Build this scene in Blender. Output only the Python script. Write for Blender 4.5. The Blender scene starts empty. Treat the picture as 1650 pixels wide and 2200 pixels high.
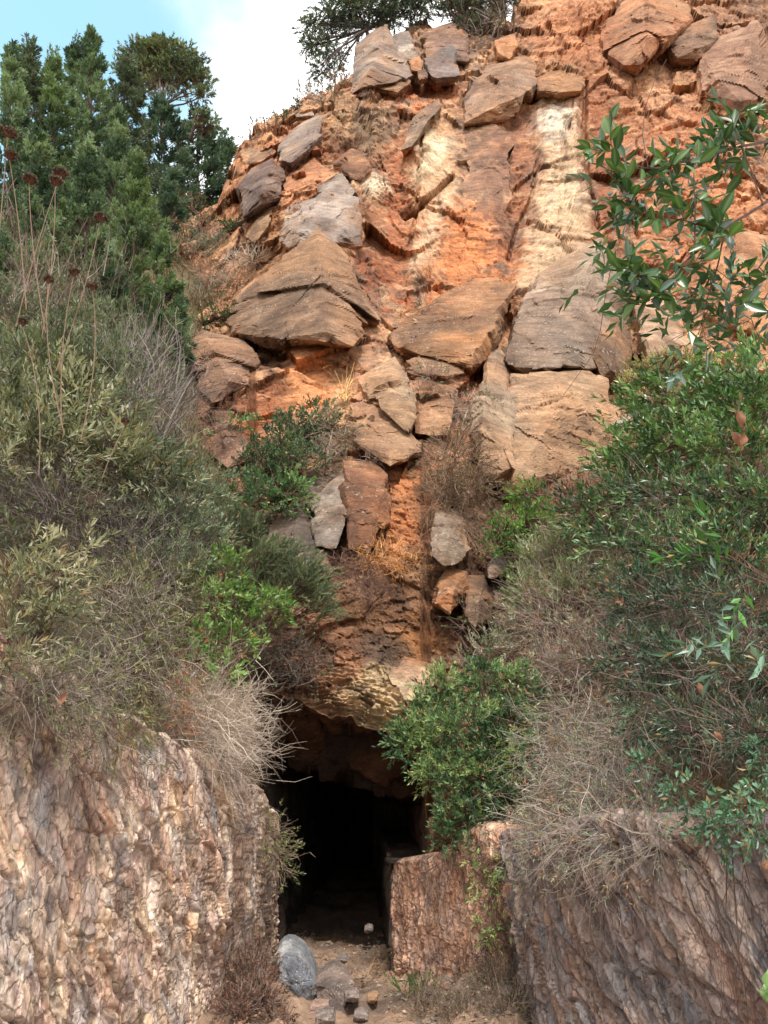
import bpy, bmesh, math, random
import numpy as np
from mathutils import Vector

# ------------------------------------------------------------------ camera, sky, sun
F, CU, CV = 1650.0, 825.0, 1100.0
PITCH = math.radians(20.0)
CP, SP = math.cos(PITCH), math.sin(PITCH)
EYE = np.array([0.0, 0.0, 1.6])
scn = bpy.context.scene
COL = scn.collection
cam_d = bpy.data.cameras.new("camera")
cam = bpy.data.objects.new("camera", cam_d)
COL.objects.link(cam)
cam.location = EYE
cam.rotation_euler = (math.radians(90) + PITCH, 0, 0)
cam_d.sensor_fit = 'VERTICAL'
cam_d.sensor_height = 36.0
cam_d.lens = 36.0 * F / 2200.0
cam_d.clip_start = 0.05
cam_d.clip_end = 3000
scn.camera = cam
scn.view_settings.view_transform = 'Standard'
scn.view_settings.look = 'None'
scn.view_settings.gamma = 1.0
scn.view_settings.use_curve_mapping = False
scn.view_settings.exposure = 1.5
scn.cycles.max_bounces = 6
scn.cycles.diffuse_bounces = 4
scn.cycles.transparent_max_bounces = 4

SUN_EL, SUN_AZ = math.radians(60), math.radians(172)      # azimuth clockwise from +Y
world = bpy.data.worlds.new("World")
scn.world = world
world.use_nodes = True
wt = world.node_tree
wt.nodes.clear()
wo = wt.nodes.new('ShaderNodeOutputWorld')
bg = wt.nodes.new('ShaderNodeBackground')
bg.inputs['Strength'].default_value = 0.10
sky = wt.nodes.new('ShaderNodeTexSky')
sky.sky_type = 'NISHITA'
sky.sun_disc = False
sky.sun_elevation = SUN_EL
sky.sun_rotation = SUN_AZ
sky.air_density = 1.0
sky.dust_density = 0.6
tc = wt.nodes.new('ShaderNodeTexCoord')
nz = wt.nodes.new('ShaderNodeTexNoise')
nz.inputs['Scale'].default_value = 2.1
nz.inputs['Detail'].default_value = 7
nz.inputs['Roughness'].default_value = 0.52
wt.links.new(tc.outputs['Generated'], nz.inputs['Vector'])
# the open blue hole lies up and to the left, cloud cover everywhere else
dp = wt.nodes.new('ShaderNodeVectorMath'); dp.operation = 'DOT_PRODUCT'
hv = Vector((-0.62, 0.42, 0.68)).normalized()
dp.inputs[1].default_value = hv
wt.links.new(tc.outputs['Generated'], dp.inputs[0])
ma = wt.nodes.new('ShaderNodeMath'); ma.operation = 'MULTIPLY_ADD'
ma.inputs[1].default_value = 0.42
wt.links.new(nz.outputs['Fac'], ma.inputs[0])
inv = wt.nodes.new('ShaderNodeMath'); inv.operation = 'MULTIPLY'
inv.inputs[1].default_value = -1.0
wt.links.new(dp.outputs['Value'], inv.inputs[0])
wt.links.new(inv.outputs[0], ma.inputs[2])
mr = wt.nodes.new('ShaderNodeMapRange'); mr.interpolation_type = 'SMOOTHSTEP'
mr.inputs['From Min'].default_value = -0.70
mr.inputs['From Max'].default_value = -0.605
wt.links.new(ma.outputs[0], mr.inputs['Value'])
cr = wt.nodes.new('ShaderNodeMapRange')
cr.inputs['From Min'].default_value = 0.3; cr.inputs['From Max'].default_value = 0.62
cr.inputs['To Min'].default_value = 5.0; cr.inputs['To Max'].default_value = 7.2
nz2 = wt.nodes.new('ShaderNodeTexNoise'); nz2.inputs['Scale'].default_value = 1.6; nz2.inputs['Detail'].default_value = 5
wt.links.new(tc.outputs['Generated'], nz2.inputs['Vector'])
wt.links.new(nz2.outputs['Fac'], cr.inputs['Value'])
cc = wt.nodes.new('ShaderNodeVectorMath'); cc.operation = 'SCALE'
cc.inputs[0].default_value = (1.0, 0.985, 0.97)
wt.links.new(cr.outputs[0], cc.inputs['Scale'])
sk = wt.nodes.new('ShaderNodeVectorMath'); sk.operation = 'MULTIPLY'
sk.inputs[1].default_value = (2.0, 2.2, 1.6)
wt.links.new(sky.outputs['Color'], sk.inputs[0])
mx = wt.nodes.new('ShaderNodeMix'); mx.data_type = 'RGBA'
wt.links.new(mr.outputs[0], mx.inputs['Factor'])
wt.links.new(sk.outputs[0], mx.inputs['A'])
wt.links.new(cc.outputs[0], mx.inputs['B'])
wt.links.new(mx.outputs['Result'], bg.inputs['Color'])
wt.links.new(bg.outputs[0], wo.inputs['Surface'])

sun_d = bpy.data.lights.new("sun", 'SUN')
sun_d.energy = 1.5
sun_d.angle = math.radians(11)
sun_d.color = (1.0, 0.95, 0.88)
sun = bpy.data.objects.new("sun", sun_d)
COL.objects.link(sun)
sdir = Vector((math.sin(SUN_AZ) * math.cos(SUN_EL), math.cos(SUN_AZ) * math.cos(SUN_EL), math.sin(SUN_EL)))
sun.rotation_euler = sdir.to_track_quat('Z', 'Y').to_euler()

# ------------------------------------------------------------------ helpers
rng = np.random.default_rng(7)
UP = np.array([0, 0, 1.0])


def at(u, v, Y):
    u, v, Y = np.broadcast_arrays(np.asarray(u, float), np.asarray(v, float), np.asarray(Y, float))
    a = (u - CU) / F
    b = (CV - v) / F
    dy = CP - b * SP
    dz = SP + b * CP
    t = Y / dy
    return np.stack([a * t, Y, EYE[2] + dz * t], -1)


def proj(P):
    dc = P[..., 1] * CP + (P[..., 2] - EYE[2]) * SP
    up = -P[..., 1] * SP + (P[..., 2] - EYE[2]) * CP
    return CU + F * P[..., 0] / dc, CV - F * up / dc


def mpp(u, v, Y):
    P = at(u, v, Y)
    return (P[..., 1] * CP + (P[..., 2] - EYE[2]) * SP) / F


def lin(c):
    c = np.asarray(c, float) / 255.0
    return np.where(c <= 0.04045, c / 12.92, ((c + 0.055) / 1.055) ** 2.4)


def norm(a):
    return a / np.maximum(np.linalg.norm(a, axis=-1, keepdims=True), 1e-9)


def sstep(a, b, x):
    t = np.clip((x - a) / (b - a), 0, 1)
    return t * t * (3 - 2 * t)


_T = np.random.default_rng(3).random(65536).astype(np.float32)


def _h(ix, iy, iz, s=0):
    return _T[((ix * 73856093) ^ (iy * 19349663) ^ (iz * 83492791) ^ (s * 2654435 + 977)) & 0xFFFF]


def vnoise(P, s=0):
    Pi = np.floor(P).astype(np.int64)
    f = (P - Pi).astype(np.float32)
    f = f * f * (3 - 2 * f)
    x, y, z = Pi[..., 0], Pi[..., 1], Pi[..., 2]
    fx, fy, fz = f[..., 0], f[..., 1], f[..., 2]
    r = 0
    for i in (0, 1):
        wx = fx if i else 1 - fx
        for j in (0, 1):
            wy = fy if j else 1 - fy
            for k in (0, 1):
                wz = fz if k else 1 - fz
                r = r + wx * wy * wz * _h(x + i, y + j, z + k, s)
    return r * 2 - 1


def fbm(P, o=5, s=0, g=0.5):
    a, t, r = 1.0, 0.0, 0.0
    for i in range(o):
        r = r + a * vnoise(P * (2.03 ** i) + i * 17.3, s + i)
        t += a
        a *= g
    return r / t


def ridged(P, o=5, s=0):
    a, t, r = 1.0, 0.0, 0.0
    for i in range(o):
        r = r + a * (1 - 2 * np.abs(vnoise(P * (2.03 ** i) + i * 11.7, s + i)))
        t += a
        a *= 0.5
    return r / t


def worley(P, s=0, tilt=0.6, ramp=(0, 0, 0)):
    """broken-rock cells: each cell is a tilted plane; returns height, edge distance, a random number per cell"""
    Pi = np.floor(P).astype(np.int64)
    n = P.shape[0]
    d1 = np.full(n, 1e9, np.float32); d2 = np.full(n, 1e9, np.float32)
    h = np.zeros(n, np.float32); r = np.zeros(n, np.float32)
    for i in (-1, 0, 1):
        for j in (-1, 0, 1):
            for k in (-1, 0, 1):
                x, y, z = Pi[:, 0] + i, Pi[:, 1] + j, Pi[:, 2] + k
                dx = (x + 0.1 + 0.8 * _h(x, y, z, s + 1)) - P[:, 0]
                dy = (y + 0.1 + 0.8 * _h(x, y, z, s + 2)) - P[:, 1]
                dz = (z + 0.1 + 0.8 * _h(x, y, z, s + 3)) - P[:, 2]
                d = (dx * dx + dy * dy + dz * dz).astype(np.float32)
                m = d < d1
                d2 = np.where(m, d1, np.minimum(d2, d))
                rr = _h(x, y, z, s + 4)
                hh = (rr - 0.5) + tilt * 2 * ((_h(x, y, z, s + 5) - 0.5) * dx + (_h(x, y, z, s + 6) - 0.5) * dz + (_h(x, y, z, s + 7) - 0.5) * dy)
                if ramp[0] or ramp[2]:
                    hh = hh + ramp[0] * dx + ramp[2] * dz
                h = np.where(m, hh, h)
                r = np.where(m, rr, r)
                d1 = np.where(m, d, d1)
    return h, np.sqrt(d2) - np.sqrt(d1), r


def polysd(U, V, poly):
    """signed pixel distance, positive inside"""
    poly = np.asarray(poly, float)
    n = len(poly)
    d = np.full(U.shape, 1e18)
    ins = np.zeros(U.shape, bool)
    for i in range(n):
        a, b = poly[i], poly[(i + 1) % n]
        e = b - a
        wx, wy = U - a[0], V - a[1]
        t = np.clip((wx * e[0] + wy * e[1]) / (e @ e), 0, 1)
        d = np.minimum(d, (wx - t * e[0]) ** 2 + (wy - t * e[1]) ** 2)
        if e[1] != 0:
            c = (a[1] > V) != (b[1] > V)
            ins ^= c & (U < a[0] + (V - a[1]) * e[0] / e[1])
    d = np.sqrt(d)
    return np.where(ins, d, -d)


def lined(U, V, pts):
    d = np.full(U.shape, 1e18)
    pts = np.asarray(pts, float)
    for a, b in zip(pts[:-1], pts[1:]):
        e = b - a
        wx, wy = U - a[0], V - a[1]
        t = np.clip((wx * e[0] + wy * e[1]) / (e @ e), 0, 1)
        d = np.minimum(d, (wx - t * e[0]) ** 2 + (wy - t * e[1]) ** 2)
    return np.sqrt(d)


def tps(ctrl):
    c = np.asarray(ctrl, float)
    X = c[:, :2] / 1000.0
    n = len(X)
    r = np.linalg.norm(X[:, None] - X[None], axis=-1)
    K = np.where(r > 0, r * r * np.log(np.maximum(r, 1e-9)), 0) + np.eye(n) * 0.003
    A = np.zeros((n + 3, n + 3))
    A[:n, :n] = K; A[:n, n] = 1; A[:n, n + 1:] = X; A[n, :n] = 1; A[n + 1:, :n] = X.T
    w = np.linalg.solve(A, np.concatenate([np.log(c[:, 2]), [0, 0, 0]]))

    def f(u, v):
        u, v = np.broadcast_arrays(np.asarray(u, float) / 1000, np.asarray(v, float) / 1000)
        o = w[n] + w[n + 1] * u + w[n + 2] * v
        for i in range(n):
            q = (u - X[i, 0]) ** 2 + (v - X[i, 1]) ** 2
            o = o + w[i] * 0.5 * q * np.log(np.maximum(q, 1e-12))
        return np.exp(o)
    return f


def mk_mesh(name, V, faces, col=None, smooth=False):
    """faces: list of int arrays (n,3) / (n,4)"""
    me = bpy.data.meshes.new(name)
    V = np.ascontiguousarray(V, np.float32)
    me.vertices.add(len(V))
    me.vertices.foreach_set('co', V.ravel())
    li = np.concatenate([f.ravel() for f in faces]).astype(np.int32)
    tot = np.concatenate([np.full(len(f), f.shape[1], np.int32) for f in faces])
    st = np.concatenate([[0], np.cumsum(tot)[:-1]]).astype(np.int32)
    me.loops.add(len(li))
    me.loops.foreach_set('vertex_index', li)
    me.polygons.add(len(tot))
    me.polygons.foreach_set('loop_start', st)
    me.polygons.foreach_set('loop_total', tot)
    me.polygons.foreach_set('use_smooth', np.full(len(tot), smooth, bool))
    me.update(calc_edges=True)
    if col is not None:
        ca = me.color_attributes.new('Col', 'FLOAT_COLOR', 'POINT')
        c4 = np.ones((len(V), 4), np.float32)
        c4[:, :3] = col
        ca.data.foreach_set('color', c4.ravel())
    return me


def link(name, me, mat, parent=None, **props):
    o = bpy.data.objects.new(name, me)
    COL.objects.link(o)
    if mat is not None and me is not None:
        me.materials.clear()
        me.materials.append(mat)
    if parent is not None:
        o.parent = parent
        o.matrix_parent_inverse = parent.matrix_world.inverted()
    for k, v in props.items():
        o[k] = v
    return o


def thing(name, label, cat, loc, group=None):
    o = bpy.data.objects.new(name, None)
    o.empty_display_size = 0.2
    COL.objects.link(o)
    o.location = Vector([float(x) for x in loc])
    o['label'] = label
    o['category'] = cat
    if group:
        o['group'] = group
    return o


def child(name, V, faces, col, mat, parent, smooth=False, **props):
    """child mesh given in world coordinates, stored relative to its parent's base point"""
    me = mk_mesh(name, V - np.array(parent.location), faces, col, smooth)
    o = bpy.data.objects.new(name, me)
    COL.objects.link(o)
    me.materials.append(mat)
    o.parent = parent
    for k, v in props.items():
        o[k] = v
    return o


# ------------------------------------------------------------------ materials
def new_mat(name):
    m = bpy.data.materials.new(name)
    m.use_nodes = True
    nt = m.node_tree
    nt.nodes.clear()
    return m, nt, nt.nodes, nt.links


def rock_mat(name, scale=1.0, bump=0.35, aniso=(1, 1, 1), rough=0.92, speck=0.0, contrast=0.34, vor=0.25, dist=0.12, crack=None):
    m, nt, N, L = new_mat(name)
    out = N.new('ShaderNodeOutputMaterial')
    b = N.new('ShaderNodeBsdfPrincipled')
    b.inputs['Roughness'].default_value = rough
    b.inputs['Specular IOR Level'].default_value = 0.25
    L.new(b.outputs[0], out.inputs[0])
    at_ = N.new('ShaderNodeVertexColor'); at_.layer_name = 'Col'
    tc = N.new('ShaderNodeTexCoord')
    mp = N.new('ShaderNodeMapping')
    mp.inputs['Scale'].default_value = aniso
    L.new(tc.outputs['Object'], mp.inputs[0])

    def noise(sc, det, rg=0.6):
        n = N.new('ShaderNodeTexNoise')
        n.inputs['Scale'].default_value = sc * scale
        n.inputs['Detail'].default_value = det
        n.inputs['Roughness'].default_value = rg
        L.new(mp.outputs[0], n.inputs['Vector'])
        return n
    n1 = noise(2.2, 8, 0.65)
    n2 = noise(14, 6, 0.7)
    r1 = N.new('ShaderNodeMapRange')
    r1.inputs['From Min'].default_value = 0.3; r1.inputs['From Max'].default_value = 0.7
    r1.inputs['To Min'].default_value = 1 - contrast; r1.inputs['To Max'].default_value = 1 + contrast
    L.new(n1.outputs['Fac'], r1.inputs['Value'])
    r2 = N.new('ShaderNodeMapRange')
    r2.inputs['From Min'].default_value = 0.3; r2.inputs['From Max'].default_value = 0.7
    r2.inputs['To Min'].default_value = 1 - contrast * .9; r2.inputs['To Max'].default_value = 1 + contrast * .8
    L.new(n2.outputs['Fac'], r2.inputs['Value'])
    mu = N.new('ShaderNodeMath'); mu.operation = 'MULTIPLY'
    L.new(r1.outputs[0], mu.inputs[0]); L.new(r2.outputs[0], mu.inputs[1])
    vm = N.new('ShaderNodeVectorMath'); vm.operation = 'SCALE'
    L.new(at_.outputs[0], vm.inputs[0]); L.new(mu.outputs[0], vm.inputs['Scale'])
    colout = vm.outputs[0]
    if speck:
        sp = N.new('ShaderNodeTexVoronoi')
        sp.inputs['Scale'].default_value = 9 * scale
        L.new(tc.outputs['Object'], sp.inputs['Vector'])
        sr = N.new('ShaderNodeMapRange')
        sr.inputs['From Min'].default_value = 0.30; sr.inputs['From Max'].default_value = 0.16
        L.new(sp.outputs['Distance'], sr.inputs['Value'])
        nm = noise(1.3, 3)
        gm = N.new('ShaderNodeMapRange')
        gm.inputs['From Min'].default_value = 0.45; gm.inputs['From Max'].default_value = 0.6
        gm.inputs['To Max'].default_value = speck
        L.new(nm.outputs['Fac'], gm.inputs['Value'])
        mm = N.new('ShaderNodeMath'); mm.operation = 'MULTIPLY'
        L.new(sr.outputs[0], mm.inputs[0]); L.new(gm.outputs[0], mm.inputs[1])
        mx = N.new('ShaderNodeMix'); mx.data_type = 'RGBA'
        L.new(mm.outputs[0], mx.inputs['Factor']); L.new(colout, mx.inputs['A'])
        mx.inputs['B'].default_value = (*lin((212, 200, 186)), 1)
        colout = mx.outputs['Result']
    L.new(colout, b.inputs['Base Color'])
    n3 = noise(7, 10, 0.72)
    v = N.new('ShaderNodeTexVoronoi'); v.feature = 'F1'
    v.inputs['Scale'].default_value = 16 * scale
    L.new(mp.outputs[0], v.inputs['Vector'])
    ad = N.new('ShaderNodeMath'); ad.operation = 'MULTIPLY_ADD'; ad.inputs[1].default_value = vor
    L.new(v.outputs['Distance'], ad.inputs[0]); L.new(n3.outputs['Fac'], ad.inputs[2])
    bp = N.new('ShaderNodeBump')
    bp.inputs['Strength'].default_value = bump
    bp.inputs['Distance'].default_value = dist / scale
    L.new(ad.outputs[0], bp.inputs['Height'])
    if crack:
        sc_, st_, ds_ = crack
        wn = noise(sc_ / scale * .6, 4)
        wm = N.new('ShaderNodeVectorMath'); wm.operation = 'MULTIPLY_ADD'
        wm.inputs[1].default_value = (1.1 / sc_,) * 3
        L.new(wn.outputs['Color'], wm.inputs[0]); L.new(mp.outputs[0], wm.inputs[2])
        cv = N.new('ShaderNodeTexVoronoi'); cv.feature = 'DISTANCE_TO_EDGE'
        cv.inputs['Scale'].default_value = sc_
        L.new(wm.outputs[0], cv.inputs['Vector'])
        cm = N.new('ShaderNodeMapRange'); cm.interpolation_type = 'SMOOTHSTEP'
        cm.inputs['From Max'].default_value = 0.11
        L.new(cv.outputs['Distance'], cm.inputs['Value'])
        cb = N.new('ShaderNodeBump')
        cb.inputs['Strength'].default_value = st_
        cb.inputs['Distance'].default_value = ds_
        L.new(cm.outputs[0], cb.inputs['Height']); L.new(bp.outputs[0], cb.inputs['Normal'])
        bp = cb
    n4 = noise(42, 5, 0.7)
    bq = N.new('ShaderNodeBump')
    bq.inputs['Strength'].default_value = bump
    bq.inputs['Distance'].default_value = 0.035 / scale
    L.new(n4.outputs['Fac'], bq.inputs['Height']); L.new(bp.outputs[0], bq.inputs['Normal'])
    L.new(bq.outputs[0], b.inputs['Normal'])
    return m


def leaf_mat(name, trans=0.28, rough=0.45, spec=0.35):
    m, nt, N, L = new_mat(name)
    out = N.new('ShaderNodeOutputMaterial')
    b = N.new('ShaderNodeBsdfPrincipled')
    b.inputs['Roughness'].default_value = rough
    b.inputs['Specular IOR Level'].default_value = spec
    t = N.new('ShaderNodeBsdfTranslucent')
    at_ = N.new('ShaderNodeVertexColor'); at_.layer_name = 'Col'
    hs = N.new('ShaderNodeMix'); hs.data_type = 'RGBA'; hs.blend_type = 'MULTIPLY'
    hs.inputs['Factor'].default_value = 1
    hs.inputs['B'].default_value = (1.1, 1.15, 0.75, 1)
    L.new(at_.outputs[0], b.inputs['Base Color'])
    L.new(at_.outputs[0], hs.inputs['A'])
    L.new(hs.outputs['Result'], t.inputs['Color'])
    mx = N.new('ShaderNodeMixShader'); mx.inputs[0].default_value = trans
    L.new(b.outputs[0], mx.inputs[1]); L.new(t.outputs[0], mx.inputs[2])
    L.new(mx.outputs[0], out.inputs[0])
    return m


def twig_mat(name):
    m, nt, N, L = new_mat(name)
    out = N.new('ShaderNodeOutputMaterial')
    b = N.new('ShaderNodeBsdfPrincipled')
    b.inputs['Roughness'].default_value = 0.85
    b.inputs['Specular IOR Level'].default_value = 0.2
    at_ = N.new('ShaderNodeVertexColor'); at_.layer_name = 'Col'
    tc = N.new('ShaderNodeTexCoord')
    n = N.new('ShaderNodeTexNoise'); n.inputs['Scale'].default_value = 30; n.inputs['Detail'].default_value = 4
    L.new(tc.outputs['Object'], n.inputs['Vector'])
    r = N.new('ShaderNodeMapRange'); r.inputs['To Min'].default_value = 0.5; r.inputs['To Max'].default_value = 1.5
    L.new(n.outputs['Fac'], r.inputs['Value'])
    vm = N.new('ShaderNodeVectorMath'); vm.operation = 'SCALE'
    L.new(at_.outputs[0], vm.inputs[0]); L.new(r.outputs[0], vm.inputs['Scale'])
    L.new(vm.outputs[0], b.inputs['Base Color'])
    bp = N.new('ShaderNodeBump'); bp.inputs['Strength'].default_value = 0.4; bp.inputs['Distance'].default_value = 0.01
    L.new(n.outputs['Fac'], bp.inputs['Height']); L.new(bp.outputs[0], b.inputs['Normal'])
    L.new(b.outputs[0], out.inputs[0])
    return m


M_CLIFF = rock_mat('cliff_rock', 1.0, 0.9, (1, 1, 2.4), contrast=0.4, crack=(2.6, 0.5, 0.06))
M_BLOCK = rock_mat('weathered_block', 1.3, 0.75, (0.8, 0.8, 2.6), speck=0.55)
M_WALL = rock_mat('flaky_schist', 3.0, 0.6, (1, 1, 0.55), rough=0.85, contrast=0.42, vor=0.08, dist=0.11, crack=(12, 0.75, 0.022))
M_GREY = rock_mat('grey_limestone', 5.0, 0.6, (1, 1, 1), speck=0.8)
M_DIRT = rock_mat('red_earth', 4.0, 0.6, (1, 1, 1))
M_LEAF = leaf_mat('leaf')
M_GLOSS = leaf_mat('glossy_leaf', 0.18, 0.33, 0.5)
M_DRY = leaf_mat('dry_leaf', 0.2, 0.8, 0.1)
M_TWIG = twig_mat('bark')

# ------------------------------------------------------------------ depth of the terrain (metres ahead of the viewer)
cliffY = tps([
    (560, 1480, 8.7), (700, 1535, 8.5), (870, 1600, 8.3), (960, 1560, 8.5), (650, 1350, 9.3), (800, 1350, 9.3), (950, 1300, 9.9),
    (1060, 1300, 10.3), (700, 1150, 10.6), (850, 1100, 10.9), (950, 1000, 12), (1080, 1050, 12), (550, 1000, 12.2), (450, 900, 13.6),
    (400, 750, 16.2), (550, 850, 13.9), (700, 850, 13.6), (850, 850, 13.6), (1000, 850, 14), (1180, 900, 13.8), (1300, 900, 14.4),
    (650, 600, 17.2), (600, 450, 20), (500, 450, 22), (900, 600, 18.4), (1050, 600, 18.4), (1200, 550, 18.6), (1400, 600, 18.8),
    (1600, 600, 18), (900, 350, 21), (1200, 300, 22), (1500, 300, 21), (700, 250, 23.5), (530, 320, 25.5), (800, 120, 26), (1000, 80, 27),
    (1200, 0, 27), (1500, 0, 26), (1700, -300, 30), (1200, -250, 32), (450, 600, 20), (400, 700, 17.5), (380, 480, 25), (1300, 1100, 13),
    (1550, 1100, 13), (1300, 1400, 11.5), (1700, 1400, 11), (1750, 800, 16.5), (1400, 760, 17), (400, 1400, 9.5), (400, 1200, 11.5), (400, 1700, 8.9), (530, 1650, 8.8), (940, 1780, 8.35), (1100, 1780, 8.3),
])
leftY = tps([
    (-200, 1500, 4.2), (0, 1500, 4.9), (150, 1520, 5.3), (300, 1560, 6.2), (450, 1650, 7.4), (560, 1740, 8.8), (0, 1250, 6.0), (-250, 1250, 5.2),
    (300, 1250, 7.5), (500, 1250, 9.6), (0, 950, 8.4), (300, 950, 10.4), (430, 950, 12.5), (-250, 950, 7.2), (0, 700, 12), (300, 700, 14.6),
    (400, 650, 18), (-250, 700, 10), (0, 450, 23), (400, 450, 27), (-250, 450, 20), (200, 330, 34), (450, 420, 30),
])
rightY = tps([
    (1090, 1780, 7.2), (1200, 1790, 6.4), (1300, 1790, 5.9), (1480, 1790, 5.2), (1650, 1760, 4.5), (1850, 1740, 3.8), (1100, 1550, 8.4), (1300, 1500, 7.4),
    (1600, 1500, 6.0), (1850, 1500, 5.2), (1090, 1250, 11.0), (1300, 1200, 9.8), (1600, 1200, 8.0), (1850, 1200, 7.2), (1300, 1040, 12), (1480, 900, 12.0),
    (1700, 900, 11.2), (1420, 850, 14), (1900, 900, 10), (1180, 1080, 12.0),
])

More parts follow.
